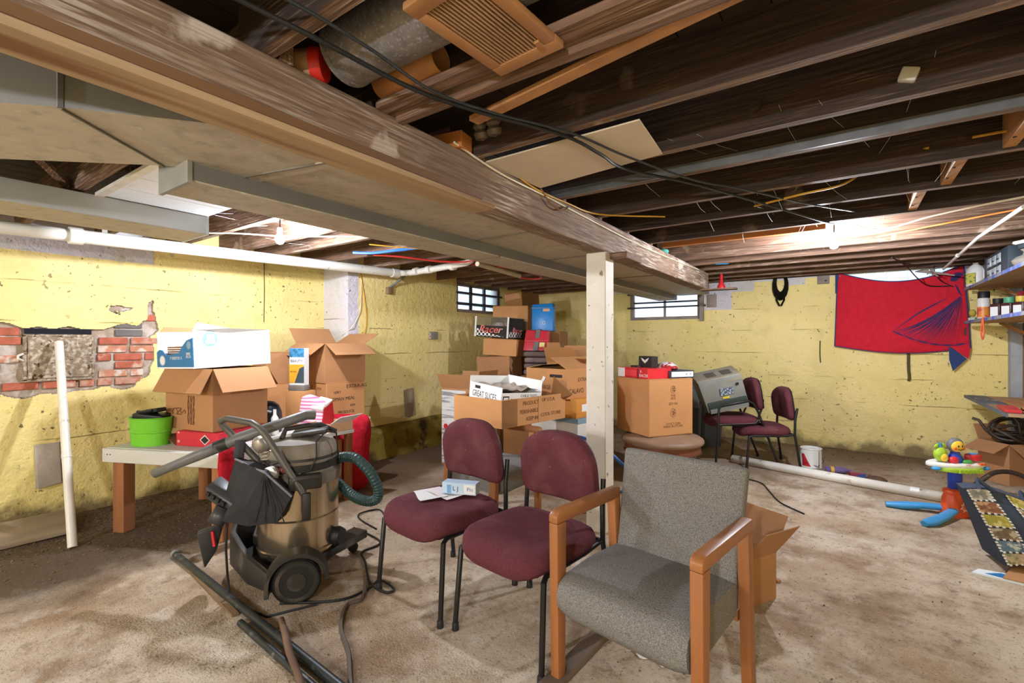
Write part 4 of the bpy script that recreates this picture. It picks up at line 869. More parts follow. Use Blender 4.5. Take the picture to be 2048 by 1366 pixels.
# crevice tool and wand laid across
WAND = mat('grey_black_wand', '#686664', .4, var=.15)
w_ = MB().tube([(-.38, -.16, .755), (-.30, -.14, .79), (-.1, -.05, .86), (.03, .03, .905), (.07, .06, .90)], [.031, .033, .03, .03, .028], 16).build('wand', WAND, v, smooth=40)
MB().tube([(-.40, -.16, .75), (-.36, -.155, .765), (-.34, -.15, .772)], .034, 16).build('wand_collar', DKPL, w_, smooth=40)
m = MB(); a_, b_ = Vector((-.74, -.17, .605)), Vector((-.38, -.16, .755))
m.tube([a_, a_+(b_-a_)*.3, a_+(b_-a_)*.7, b_], [.024, .024, .03, .032], 14, cap=False); m.build('crevice_tool', WAND, v, smooth=40, solid=.003)
# tool bag of black cloth
NY = mat('black_nylon', '#26262a', .75, var=.3, scale=12, bump=.4, c2='#4a4a4e', thr=(.6, .75), s2=5)
m = MB()
F = [(-.255, -.22, .70), (-.035, -.33, .655), (.10, -.31, .52), (.045, -.36, .40), (-.10, -.37, .385), (-.26, -.34, .40), (-.29, -.26, .50)]
Bk = [(-.24, -.19, .70), (-.04, -.245, .66), (.085, -.24, .52), (.04, -.24, .40), (-.1, -.24, .39), (-.24, -.22, .41), (-.26, -.2, .52)]
mid = Vector((-.1, -.39, .50))
m.add(F+Bk+[mid], [(0, 1, 14), (1, 2, 14), (2, 3, 14), (3, 4, 14), (4, 5, 14), (5, 6, 14), (6, 0, 14)]+[(k, 7+k, 7+(k+1) % 7, (k+1) % 7) for k in range(7)]+[tuple(range(13, 6, -1))])
bg = m.build('tool_bag', NY, v)
MB().tube([F[0], (-.14, -.27, .67), F[1], (.04, -.325, .585), F[2]], .006, 6).build('hem', mat('grey_piping', '#77757a', .7), bg)
for k in range(4): MB().tube([F[1], (-.03+.03*k, -.385, .5), (-.06+.05*k, -.375, .41)], .003, 5).build('crease', NY, bg)
MB().bar((-.25, -.2, .70), (-.26, -.16, .79), .05, .012).build('strap', NY, bg)
# floor nozzle hanging at the left with its throat
nz_m = mat('dark_nozzle', '#39393b', .4, var=.2)
nz1 = MB().hexa([(-.395, -.26, .49), (-.21, -.33, .42), (-.21, -.26, .44), (-.395, -.16, .51), (-.40, -.26, .56), (-.20, -.33, .49), (-.22, -.22, .53), (-.37, -.16, .60)]).build('floor_nozzle', nz_m, v, bevel=.015)
for k in range(4): MB().obox((-.365+.035*k, -.282-.0135*k, .525-.013*k), (.02, .01, .022), (0, R(20), R(-20))).build('vent_slot', BLACK, nz1)
MB().tube([(-.27, -.29, .45), (-.30, -.33, .38)], [.045, .04], 16, cap=False).build('nozzle_throat', nz_m, v, smooth=40, solid=.004)
# pistol attachment hanging below
m = MB(); m.hexa([(-.40, -.26, .12), (-.38, -.29, .12), (-.34, -.25, .20), (-.36, -.22, .2), (-.42, -.28, .33), (-.40, -.33, .33), (-.29, -.27, .36), (-.31, -.22, .36)]); m.build('hanging_tool', nz_m, v, bevel=.012)
MB().obox((-.325, -.30, .29), (.012, .01, .08), (0, R(-8), 0)).build('red_trigger', RED, v)
# motor head with spring coil
m = MB(); m.tube([(-.10+.03*math.cos(a_*.7), -.175+.03*math.sin(a_*.7), .60+.0022*a_) for a_ in range(64)], .006, 5); m.build('coiled_spring', mat('dull_aluminium', '#a59d92', .4, metal=.6, var=.15), v, smooth=60)
MB().lathe([(.02, 0), (.04, .02), (.045, .06), (.03, .09), (0, .1)], 16, (-.115, -.175, .73), (R(20), R(-15), 0)).build('spring_cap', mat('dull_aluminium', '#a59d92'), v, smooth=40)
MB().lathe([(.03, 0), (.045, .01), (.04, .04), (0, .045)], 14, (-.03, -.25, .625), (R(80), 0, R(-10))).build('inlet_cap', mat('dull_aluminium', '#a59d92'), v, smooth=40)
# hose
hp = [Vector(q) for q in ((.20, .08, .63), (.27, .06, .645), (.34, .03, .635), (.42, .02, .56), (.465, .02, .47), (.46, .03, .40), (.40, .05, .375), (.32, .08, .385), (.24, .12, .42), (.14, .2, .46), (.06, .22, .47))]
Q = []
for i in range(len(hp)-1):
    a, b, c, d_ = hp[max(i-1, 0)], hp[i], hp[i+1], hp[min(i+2, len(hp)-1)]
    for k in range(10):
        t = k/10; Q.append(.5*((2*b)+(c-a)*t+(2*a-5*b+4*c-d_)*t*t+(3*b-a-3*c+d_)*t**3))
m = MB(); m.tube(Q, [.032 if k % 2 else .029 for k in range(len(Q))], 14); m.build('hose', mat('green_black_hose', '#284240', .45, var=.15), v, smooth=20)
MB().tube([(.17, .09, .625), (.215, .08, .632)], .037, 14).build('hose_cuff', BLACK, v, smooth=40)
m = MB(); m.tube([(-.25, -.30, .40), (-.24, -.33, .25), (-.22, -.35, .12), (-.19, -.38, .02), (-.08, -.45, .006), (.08, -.53, .006), (.28, -.42, .006)], .006, 6); m.build('mains_cable', BLACK, v, smooth=60)

# ================================================================ loose cords, rods
wire('power_cable', [(-2.37, 1.31, .008), (-2.15, 1.50, .008), (-2.12, 1.66, .008), (-2.14, 1.76, .008), (-2.0, 1.74, .008), (-2.02, 1.69, .008), (-2.17, 1.715, .008), (-2.40, 1.86, .008), (-2.52, 1.93, .008), (-2.55, 2.1, .008), (-2.9, 2.15, .008)], .0065, BLACK, 'black power cord looping around the maroon chair leg beside the vacuum', 'cord')
wire('power_cable', [(-2.75, 2.23, .006), (-3.0, 2.28, .006), (-3.09, 2.35, .012), (-3.05, 2.5, .006), (-2.82, 2.39, .006), (-2.62, 2.35, .006), (-2.2, 2.6, .006)], .006, BLACK, 'tangled black cord on the floor behind the vacuum', 'cord')
wire('grey_cable', [(-2.19, 1.70, .02), (-2.06, 1.58, .012), (-2.07, 1.49, .012), (-1.93, 1.36, .012), (-1.75, 1.27, .012), (-1.60, 1.17, .012), (-1.35, 1.02, .012)], .0105, mat('grey_brown_cable', '#5d5148', .6), 'thick grey-brown cable end lying on the floor in front of the vacuum', 'cord')
wire('power_cable', [(-1.0, 5.14, .006), (-.85, 5.13, .006), (-.66, 5.06, .006), (-.55, 4.8, .006), (-.44, 4.53, .006), (-.26, 4.34, .006)], .006, BLACK, 'black cord on the floor in front of the back-wall chairs', 'cord')
PIPEM = mat('dark_steel_pipe', '#33383a', .4, metal=.3, var=.25, scale=12, c2='#6c6f6e', thr=(.6, .72), s2=20)
pr = thing('steel_pipe', 'long dark steel pipe lying on the floor in front of the vacuum', 'pipe', (-3.45, 1.225, .02))
MB().tube([(0, 0, 0), (1.05, -.06, 0), (2.2, -.125, 0)], .019, 14).build('tube', PIPEM, pr, smooth=40)
MB().tube([(.0, 0, 0), (.03, -.0015, 0)], .021, 14).build('end_ferrule', TIN, pr, smooth=40)
o = MB().tube([(-2.35, 1.105, .016), (-1.2, 1.03, .016)], .016, 12).build('steel_pipe', PIPEM, smooth=40); tag(o, 'shorter dark steel pipe lying beside the long one', 'pipe')
o = MB().bar((-3.5, 1.245, .008), (-2.45, 1.13, .008), .03, .012).build('wood_lath', mat('old_lath', '#7d6549', .8, var=.2)); tag(o, 'thin wooden lath under the long steel pipe', 'lath')
o = MB().tube([(-2.16, 1.20, .05), (-2.05, 1.155, .055), (-1.9, 1.09, .055), (-1.7, 1.02, .055), (-1.55, .95, .02)], [.013, .015, .015, .014, .014], 10).build('rusty_rod', mat('rusty_rod', '#6b5140', .8, var=.3), smooth=50); tag(o, 'bent rusty rod lying across the steel pipes', 'rod')
# ================================================================ chairs
def pad(outline, prof, n=44, M=None, dome=0.):
    """cushion: outline(angle)->(x,y); prof: (scale, z) rings from bottom to top"""
    mb = MB(); vs_ = []
    for s, z in prof:
        for k in range(n):
            x, y = outline(2*PI*k/n); vs_.append(Vector((x*s, y*s, z)))
    K = len(prof); fs = [(i*n+k, i*n+(k+1) % n, (i+1)*n+(k+1) % n, (i+1)*n+k) for i in range(K-1) for k in range(n)]
    c0 = Vector((0, 0, prof[0][1])); c1 = Vector((0, 0, prof[-1][1]+dome)); vs_ += [c0, c1]; i0 = K*n
    fs += [(i0, (k+1) % n, k) for k in range(n)]+[(i0+1, (K-1)*n+k, (K-1)*n+(k+1) % n) for k in range(n)]
    mb.add([M @ p if M else p for p in vs_], fs); return mb
def sup(a, w, d0, d1, p0, p1):
    """superellipse; lower half (y<0) depth d0/power p0, upper half depth d1/power p1"""
    c, s = math.cos(a), math.sin(a); d, p = (d1, p1) if s >= 0 else (d0, p0)
    q = (abs(c)**p+abs(s)**p)**(-1/p); return (w*c*q, d*s*q)
def maroon_chair(name, label, loc, rz, group, arms=False, seat_z=.475):
    c = thing(name, label, 'chair', loc, R(rz), group); sz = seat_z
    mb = pad(lambda a: sup(a, .258, .27, .235, 4.2, 5), [(.86, sz-.075), (.96, sz-.068), (1.0, sz-.045), (1.0, sz-.02), (.97, sz), (.90, sz+.012), (.7, sz+.017), (.4, sz+.012)], dome=-.004)
    for i, p in enumerate(mb.v):                               # waterfall front edge
        if p[1] < -.15: mb.v[i] = (p[0], p[1], p[2]-(-.15-p[1])**2*3.2)
    mb.build('seat', WINE, c, smooth=70)
    MB().box(-.21, .21, -.2, .2, sz-.088, sz-.072).build('seat_pan', BLKMET, c)
    Mb = Matrix.Translation((0, .255, sz+.235)) @ Euler((R(98), 0, 0)).to_matrix().to_4x4()
    mb = pad(lambda a: sup(a, .232, .155, .195, 7, 2.5), [(.90, -.022), (.98, -.015), (1., .0), (.99, .02), (.95, .034), (.82, .046), (.5, .052)], M=Mb, dome=.002)
    for i, p in enumerate(mb.v): mb.v[i] = (p[0], p[1]-.9*p[0]**2*.9, p[2])
    mb.build('backrest', WINE, c, smooth=70)
    mb = pad(lambda a: sup(a, .215, .145, .185, 7, 2.5), [(.95, -.036), (1., -.03), (1., -.02)], M=Mb)
    for i, p in enumerate(mb.v): mb.v[i] = (p[0], p[1]-.9*p[0]**2*.9, p[2])
    mb.build('back_shell', BLACK, c, smooth=60)
    for s in (-1, 1):
        if arms:
            MB().tube([(s*.27, -.26, 0), (s*.27, -.235, .3), (s*.27, -.225, .62), (s*.27, -.20, .66), (s*.27, .08, .715), (s*.27, .13, .69), (s*.27, .18, .60), (s*.265, .40, .01)], .0125, 10).build('arm_tube', BLKMET, c, smooth=50)
            MB().tube([(s*.25, -.22, sz-.07), (s*.25, .16, sz-.05), (s*.24, .20, sz-.0)], .011, 8).build('side_rail', BLKMET, c, smooth=50)
        else:
            MB().tube([(s*.262, -.235, 0), (s*.25, -.205, sz-.09), (s*.235, -.17, sz-.08), (s*.235, .1, sz-.075), (s*.235, .235, sz-.06)], .0125, 10).build('leg', BLKMET, c, smooth=50)
            MB().tube([(s*.255, .30, 0), (s*.24, .245, sz-.06), (s*.235, .25, sz+.09), (s*.225, .275, sz+.22)], .0125, 10).build('leg', BLKMET, c, smooth=50)
        for y in ((-.26, .40) if arms else (-.235, .30)): MB().lathe([(.017, 0), (.016, .03), (.013, .035)], 10, (s*(.27 if arms else .26), y*.99, 0)).build('foot_cap', BLACK, c, smooth=40)
    if arms:
        for s in (-1, 1): MB().tube([(s*.2, .2, sz-.02), (s*.19, .25, sz+.1), (s*.18, .27, sz+.2)], .011, 8).build('back_stay', BLKMET, c, smooth=50)
    MB().bar((-.235, .235, sz-.062), (.235, .235, sz-.062), .012, .025).build('cross_rail', BLKMET, c)
    return c
GM = 'maroon stacking chairs'
maroon_chair('stacking_chair', 'maroon upholstered chair with papers and a bulb box on its seat', (-1.795, 1.905, 0), -7, GM)
maroon_chair('stacking_chair', 'dusty maroon chair touching the grey armchair', (-1.205, 1.865, 0), -8, GM)
maroon_chair('stacking_chair', 'maroon chair without arms at the back wall behind the television', (-.755, 5.87, 0), -64, GM, seat_z=.43)
maroon_chair('arm_chair', 'maroon chair with black tube arms carrying the old television', (-1.05, 5.80, 0), -60, GM, arms=True, seat_z=.52)
def grey_armchair(name, label, loc, rz, group, low=False):
    c = thing(name, label, 'chair', loc, R(rz), group)
    for s in (-1, 1):
        x = s*.282
        MB().hexa([(x-.02, -.235, 0), (x+.02, -.235, 0), (x+.02, -.19, 0), (x-.02, -.19, 0), (x-.022, -.245, .64), (x+.022, -.245, .64), (x+.022, -.185, .64), (x-.022, -.185, .64)]).build('leg', OAK, c, bevel=.006)
        MB().hexa([(x-.02, .215, 0), (x+.02, .215, 0), (x+.02, .265, 0), (x-.02, .265, 0), (x-.022, .165, .65), (x+.022, .165, .65), (x+.022, .215, .65), (x-.022, .215, .65)]).build('leg', OAK, c, bevel=.006)
        pf = [(-.246, .64), (-.246, .668), (-.232, .683), (-.21, .688), (.215, .688), (.215, .64), (-.186, .64)]
        MB().prism(pf, -.022, .022, Matrix.Translation((x, 0, 0)) @ Matrix(((0, 0, 1, 0), (1, 0, 0, 0), (0, 1, 0, 0), (0, 0, 0, 1)))).build('armrest', OAKY, c, bevel=.006)
    MB().box(-.26, .26, .18, .205, .30, .34).build('back_rail', OAK, c)
    pr = [(.21, .315), (-.20, .285), (-.238, .295), (-.262, .33), (-.266, .375), (-.25, .42), (-.20, .448), (-.05, .462), (.1, .458), (.21, .448)]
    n = 12; vs_ = []; K = len(pr)
    for i in range(n+1):
        u = -1+2*i/n; e = 1-abs(u)**8*.12; cz = .38
        for y, z in pr: vs_.append((u*.256, y*(1-abs(u)**10*.04), cz+(z-cz)*e))
    fs = [(i*K+k, i*K+(k+1) % K, (i+1)*K+(k+1) % K, (i+1)*K+k) for i in range(n) for k in range(K)]+[tuple(range(K-1, -1, -1)), tuple(n*K+k for k in range(K))]
    MB().add(vs_, fs).build('seat', GREYF, c, smooth=50)
    h = .2 if low else .425
    Mb = Matrix.Translation((0, .20, .44)) @ Euler((R(-12), 0, 0)).to_matrix().to_4x4()
    m = MB(); m.T = Mb; m.hexa([(-.255, -.03, -.02), (.255, -.03, -.02), (.255, .03, -.02), (-.255, .03, -.02), (-.268, -.03, h), (.268, -.03, h), (.268, .025, h), (-.268, .025, h)])
    m.build('backrest', GREYF, c, bevel=.018, seg=3)
    return c
grey_armchair('arm_chair', 'grey tweed armchair with oak arms in the foreground', (-.615, 1.805, 0), -9, 'grey armchairs')
grey_armchair('arm_chair', 'grey armchair half hidden behind the maroon chairs under a carton', (-2.17, 2.86, 0), 90, 'grey armchairs', low=True)
# papers and bulb box on the first chair
o = MB().grid(lambda u, v: (-2.02+.16*u+.07*v, 1.90-.10*u+.14*v, .494+.004*math.sin(u*7)+.004*v), 8, 8).build('paper_sheet', PAPER, solid=.0012, recalc=False); tag(o, 'crumpled white paper lying on the maroon seat', 'paper')
o = MB().grid(lambda u, v: (-1.96+.20*u+.05*v, 1.93-.03*u+.12*v, .500+.006*math.sin(u*5+v*3)), 8, 8).build('paper_sheet', mat('pinkish_paper', '#e6dcdc', .7, var=.04), solid=.0012, recalc=False); tag(o, 'pinkish paper slip partly under the bulb box', 'paper')
bb = thing('bulb_box', 'small pale blue light bulb box lying on the maroon seat', 'box', (-1.765, 2.02, .502), R(20))
LBL = mat('pale_blue_box', '#b9cfe6', .5, var=.06)
MB().box(-.10, .10, -.036, .036, 0, .062).build('body', LBL, bb, bevel=.002, seg=1)
MB().box(.03, .095, -.0366, -.036, .006, .056).build('white_panel', PAPER, bb); text('print', 'L J', bb, (-.02, -.0368, .03), FR, .035, INK); text('print', 'Phi', bb, (.065, -.037, .03), FR, .03, BLUE)
MB().box(-.07, -.045, -.0366, -.036, .004, .05).build('blue_panel', mat('mid_blue', '#6d9fd2', .5), bb)
o = MB().bar((-.94, 1.45, .02), (-.905, 2.08, .02), .07, .035).build('floor_plank', mat('worn_dark_plank', '#6b5c50', .8, var=.25, grain='y', bump=.5), bevel=.004); tag(o, 'worn dark plank on the floor under the grey armchair', 'board')
cb = carton('open_carton', 'small opened carton on the floor behind the grey armchair', (-.49, 2.80, 0), -28, .30, .26, .24, CARD, flaps={'r': (.22, 35), 'b': (.2, 30)})
m = MB()
for k in range(4): m.box(.1505, .151, -.1+.014*k, -.092+.014*k, .04, .09)
m.build('barcode', INK, cb)
o = MB().bar((-.47, 3.2, .008), (-.30, 3.03, .008), .02, .012).build('wood_lath', BLOCK); tag(o, 'short wooden lath on the floor beyond the small carton', 'lath')

# ================================================================ carton pile between chairs and corner
b1 = carton('wide_carton', 'wide orange carton lettered PRODUCT OF U.S.A. resting on the hidden armchair', (-2.331, 3.302, .69), -10, .576, .759, .215, CARD_O, flaps={})
MB().box(.2885, .2892, -.375, -.21, .002, .213).build('shade_strip', CARD_D, b1)  # darker card strip paints shade onto the carton side
for s_, y_, z_ in (('PRODUCT', -.055, .17), ('PERISHABLE', -.075, .105), ('KEEP IN', -.04, .045)): text('print', s_, b1, (.2895, y_, z_), RT, .045, INK_B, align='CENTER', sx=.9)
for s_, y_, z_ in (('OF U.S.A.', .16, .18), ('COOL STORE', .19, .06)): text('print', s_, b1, (.2895, y_, z_), RT, .042, INK_B)
MB().box(.2885, .2894, .03, .034, .0, .214).build('seam', CARD_D, b1)
MB().box(-.27, .27, -.36, .36, .01, .095).build('contents', mat('stuffed_brown', '#7d6147', .9, var=.3, bump=1), b1)
MB().hexa([(.23, .25, .16), (.29, .375, .16), (.26, .43, .16), (.2, .3, .16), (.25, .27, .34), (.35, .40, .2), (.3, .47, .2), (.2, .33, .36)]).build('torn_flap', CARD_D, b1)
s2 = thing('produce_tray', 'white printed produce tray lettered GREAT SLICES on top of the wide carton', 'tray', (-2.352, 3.235, .80), R(-18))
a, b, h = .235, .203, .19
m = MB(); m.box(-a, a, -b, b, 0, .006); m.box(-a, a, -b, -b+.005, .006, h); m.box(-a, a, b-.005, b, .006, h+.06); m.box(-a, -a+.005, -b, b, .006, h+.05); m.box(a-.005, a, -b, b, .006, h-.04); m.build('body', PAPER, s2)
text('print', 'GREAT SLICES', s2, (-.01, -b-.0006, .10), FR, .072, INK, sx=.78); text('print', 'BUFFMASTER', s2, (a+.0006, .03, .085), RT, .05, INK, sx=1); text('print', 'CHILD TOTS', s2, (a+.0006, .07, .125), RT, .03, INK)
MB().box(a, a+.0008, -.19, -.13, .05, .125).build('stamp_box', INK, s2); MB().box(a+.0006, a+.0014, -.182, -.138, .06, .115).build('stamp_face', PAPER, s2)
MB().box(-.15, -.07, -b-.0008, -b, .145, .17).build('hand_hole', INK, s2)
fill(s2, .43, .37, .165, mat('dusty_paper_pile', '#b3a595', .9, var=.25), bump=.05)
e3 = carton('printed_carton', 'orange carton lettered EXTRA LARGE stacked behind the wide carton', (-2.417, 4.414, .788), -10, .539, .60, .291, CARD_O, flaps={'b': (.26, -68), 'r': (.24, -62), 'l': (.2, -80)})
fill(e3, .5, .56, .24, mat('dark_stuffing', '#4a3f36', .9, var=.3))
BOXP = INK
def framed(parent, s_, loc, rot, sz, w_):
    text('print', s_, parent, loc, rot, sz, BOXP, sx=.85)
framed(e3, 'EXTRA LARGE', (-.10, -.3006, .10), FR, .06, .3); framed(e3, '[6-3]', (.17, -.3006, .10), FR, .06, .1); framed(e3, 'EXTRA LARGE', (.2703, .02, .18), RT, .055, .3); framed(e3, 'CALAVO', (.2703, -.15, .07), RT, .07, .3)
for x_ in (.11,): MB().box(x_-.06, x_+.10, -.3008, -.30, .205, .235).build('print_block', INK, e3)
MB().hexa([(-.08, -.306, .13), (-.05, -.306, .12), (-.0, -.306, .20), (-.03, -.306, .215), (-.08, -.302, .13), (-.05, -.302, .12), (-.0, -.302, .20), (-.03, -.302, .215)]).build('paper_label', PAPER, e3)
# supporting stack
OB2 = mat('orange_product_box', '#cf8a3b', .6, var=.1); WB2 = mat('greyish_white_box', '#d0cdc8', .6, var=.06)
k1 = carton('brown_carton', 'brown carton at the bottom of the stack beside the white post', (-2.36, 4.43, 0), -10, .62, .62, .40, CARD_O, closed=True)
k2 = thing('handled_box', 'white box with a dark handle slot in the stack beside the post', 'box', (-2.34, 4.42, .40), R(-10)); MB().box(-.30, .30, -.29, .29, 0, .16).build('body', WB2, k2, bevel=.003); MB().lathe([(.03, 0), (.03, .002)], 14, (.3, .0, .085), (0, R(90), 0), 1, 1.6).build('handle_slot', INK, k2); MB().tube([(.302, -.1, .08), (.304, -.05, .1), (.304, 0, .09)], .004, 5).build('handle_cord', INK, k2)
k3 = MB().box(-.31, .31, -.30, .30, 0, .045).build('blue_lid_box', mat('grey_blue_box', '#7d97a8', .5)); k3.location = (-2.34, 4.42, .56); k3.rotation_euler = (0, 0, R(-10)); tag(k3, 'flat blue-grey box in the stack beside the post', 'box')
k4 = thing('orange_box', 'orange printed box directly under the EXTRA LARGE carton', 'box', (-2.36, 4.43, .605), R(-10)); MB().box(-.30, .30, -.29, .29, 0, .183).build('body', OB2, k4, bevel=.003); MB().box(.3, .301, -.2, .28, .06, .13).build('white_stripe', PAPER, k4)
# box with printed white side and raised brown flap
f11 = carton('newsprint_carton', 'tall carton with a newsprint-covered side and a raised brown flap', (-3.431, 4.045, 0), 4, .46, .36, .84, CARD, flaps={'f': (.17, 25, -.01), 'r': (.2, 15, .0, CARD_D), 'b': (.17, 10)})
NEWS = mat('newsprint', '#d3d2cf', .8, var=.08, c2='#8d8c8c', thr=(.54, .6), s2=45, grain='x')
MB().box(-.225, .10, -.1815, -.18, .02, .82).build('newsprint_sheet', NEWS, f11); MB().lathe([(.03, 0), (.03, .001)], 16, (-.17, -.1816, .42), (R(90), 0, 0)).build('red_stamp', RED, f11)
tl = lumpy('teal_cloth', 'dark teal cloth lying on boxes below the red case', 'cloth', (-2.95, 4.52, .86), R(20), [(.15, .10, 0), (.17, .11, .02), (.16, .10, .045), (.1, .06, .07), (.02, .01, .08)], mat('dark_teal', '#24586b', .9, var=.2), wr=.02)
o = carton('brown_carton', 'brown carton under the dark teal cloth', (-2.95, 4.52, 0), 8, .42, .4, .86, CARD_D, closed=True)
# leaning tower in the corner
carton('brown_carton', 'big brown carton at the bottom of the corner tower', (-3.74, 5.08, 0), 5, .52, .52, .90, CARD, closed=True)
carton('crushed_carton', 'crushed brown carton second from the bottom of the corner tower', (-3.72, 5.03, .90), 6, .49, .34, .265, CARD, closed=True, tape=mat('brown_tape', '#c59a6d'))
carton('plain_carton', 'plain orange-brown carton right under the racing car box', (-3.655, 5.03, 1.165), 14, .46, .33, .215, CARD_O, closed=True)
rc = thing('toy_car_box', 'clear-topped toy racing car box with chequered band and red lettering', 'box', (-3.756, 5.05, 1.39), R(3))
CHK = mat('chequered_print', '#ffffff', .4); nt = CHK.node_tree; ck = nt.nodes.new('ShaderNodeTexChecker'); ck.inputs['Scale'].default_value = 32; ck.inputs['Color1'].default_value = (.02, .02, .02, 1); ck.inputs['Color2'].default_value = (.85, .85, .85, 1); tcn = nt.nodes.new('ShaderNodeTexCoord'); mpn = nt.nodes.new('ShaderNodeMapping'); mpn.inputs['Location'].default_value = (.011, .013, .012); nt.links.new(tcn.outputs['Object'], mpn.inputs['Vector']); nt.links.new(mpn.outputs['Vector'], ck.inputs['Vector']); nt.links.new(ck.outputs['Color'], nt.nodes['Principled BSDF'].inputs['Base Color'])
a, b, h = .265, .185, .265
MB().box(-a, a, -b, b, 0, .012).build('base', INK, rc)
MB().box(-a, a, b-.006, b, .012, h).build('back_card', INK, rc); MB().box(-a, a, -b, -b+.004, .012, .15).build('front_card', INK, rc); MB().box(a-.004, a, -b+.004, b-.006, .012, .15).build('side_card', INK, rc)
MB().prism([(-a, .012), (.2, .012), (-.02, .05), (-a, .12)], 0, .0012, Matrix.Translation((0, -b, 0)) @ Euler(FR).to_matrix().to_4x4()).build('chequer_band', CHK, rc)
MB().box(a, a+.0012, -b+.01, b-.05, .012, .08).build('chequer_band', CHK, rc)
for x_ in (-a+.012, a-.012): MB().box(x_-.012, x_+.012, -b-.002, -b, .0, h).build('corner_strip', PAPER, rc)
MB().box(-a, a, -b, b, h-.003, h).build('clear_lid', mat('clear_film', '#d8dde0', .08, trans=.95, alpha=.5), rc)
MB().box(-a, a, -b, -b+.001, .15, h).build('clear_front', mat('clear_film', '#d8dde0'), rc)
RP = mat('coral_lettering', '#e0504a', .45)
text('print', 'Racer', rc, (-.02, -b-.0022, .10), FR, .13, PAPER, sx=1.18, shear=.3); text('print', 'Racer', rc, (-.02, -b-.0032, .10), FR, .125, RP, sx=1.18, shear=.3)
text('print', 'Racer', rc, (a+.0022, .02, .10), RT, .10, PAPER, shear=.3); text('print', 'Racer', rc, (a+.0032, .02, .10), RT, .095, RP, shear=.3)
m = MB(); m.hexa([(-.15, -.06, .10), (.17, -.06, .10), (.17, .08, .10), (-.15, .08, .10), (-.13, -.05, .16), (.16, -.05, .15), (.16, .07, .15), (-.13, .07, .16)]); m.hexa([(-.06, -.04, .155), (.10, -.04, .155), (.10, .06, .155), (-.06, .06, .155), (-.03, -.03, .2), (.06, -.03, .2), (.06, .05, .2), (-.03, .05, .2)]); m.build('toy_car', mat('toy_car_paint', '#b9b4b5', .3, c2='#a8323a', thr=(.5, .55), s2=6), rc, bevel=.01)
carton('brown_carton', 'tall brown carton standing behind the racing car box', (-3.92, 5.62, 0), 20, .50, .50, 1.5, CARD_D, closed=True)
carton('taped_carton', 'taped orange-brown carton behind the racing car box', (-3.889, 5.60, 1.50), 22, .50, .48, .345, CARD_O, closed=True, tape=mat('clear_tape', '#d8c6ae', .3))
tp = carton('top_carton', 'dark brown carton on the very top of the corner tower', (-3.87, 5.80, 1.845), 8, .27, .60, .195, CARD_D, closed=True)
MB().prism([(-.13, 0), (.13, .03), (.10, .10), (-.13, .09)], 0, .004, Matrix.Translation((0, -.304, .08)) @ Euler(FR).to_matrix().to_4x4()).build('loose_flap', CARD, tp)
carton('brown_carton', 'tall brown carton under the blue folder box', (-3.27, 5.55, 0), 12, .40, .36, 1.48, CARD_D, closed=True)
bl = thing('blue_case', 'bright blue plastic document case leaning at the top of the corner pile', 'case', (-3.30, 5.46, 1.485), R(20))
BLP = mat('blue_plastic', '#1f79c0', .35, var=.06)
MB().hexa([(-.15, -.11, 0), (.14, -.13, 0), (.14, .1, 0), (-.15, .1, 0), (-.16, -.05, .36), (.13, -.08, .37), (.13, .12, .37), (-.16, .12, .36)]).build('shell', BLP, bl, bevel=.012)
MB().obox((.045, -.089, .28), (.09, .004, .035), (R(-10), 0, 0)).build('label', CARD_L, bl); MB().tube([(.02+.016*math.cos(q), -.118, .11+.02*math.sin(q)) for q in [2*PI*k/12 for k in range(12)]], .004, 5, closed=True).build('clasp_ring', PAPER, bl)
MB().box(-.155, .135, -.085, -.07, .30, .315).build('lid_rim', mat('dark_blue', '#17588f', .4), bl)
# red case over folded blankets
carton('brown_carton', 'brown carton under the folded grey blankets', (-3.16, 5.10, 0), 18, .38, .38, .93, CARD_D, closed=True)
FB = [mat('mauve_grey_blanket', '#7c6a68', .95, var=.15, bump=.6), mat('brown_grey_blanket', '#6d5d58', .95, var=.15, bump=.6)]
for k in range(4):
    o = MB().obox((0, 0, .038), (.30+.02*(k % 2), .26, .066)).build('folded_blanket', FB[k % 2], bevel=.028, seg=3); o.location = (-3.18+.01*(k % 2), 5.09, .93+.075*k); o.rotation_euler = (0, 0, R(18+4*(k % 3))); tag(o, '%s folded grey-mauve blanket under the red case' % ('bottom', 'second', 'third', 'topmost')[k], 'blanket', 'folded blankets')
rd = thing('red_case', 'red case with a grey strap lying on the folded blankets', 'case', (-3.19, 5.12, 1.235), R(20))
RDP = mat('red_vinyl', '#c0333f', .4, var=.08)
m = MB(); m.hexa([(-.16, -.14, 0), (.15, -.15, 0), (.15, .14, 0), (-.16, .14, 0), (-.15, -.02, .26), (.14, -.04, .25), (.14, .14, .26), (-.15, .14, .27)]); m.build('shell', RDP, rd, bevel=.015)
MB().hexa([(-.03, -.152, .01), (.03, -.154, .01), (.03, -.15, .0), (-.03, -.15, .0), (-.01, -.03, .268), (.04, -.035, .265), (.04, .1, .272), (-.01, .1, .275)]).build('strap', GREYPL, rd)
MB().obox((.0, -.098, .135), (.30, .008, .05), (R(-25), 0, R(-2))).build('flap_edge', RDP, rd, bevel=.003); MB().obox((.08, -.128, .075), (.065, .004, .06), (R(-25), 0, R(-2))).build('yellow_label', mat('yellow_label', '#e0d58a', .6), rd)
mg = thing('magazine_bundle', 'bundle of pale magazines leaning beside the red case', 'magazines', (-2.945, 5.02, .93), R(20))
for k in range(4): MB().obox((.012*k, 0, .16), (.008, .24, .32), (0, R(14), 0)).build('magazine', (PAPER, LBL)[k % 2], mg)
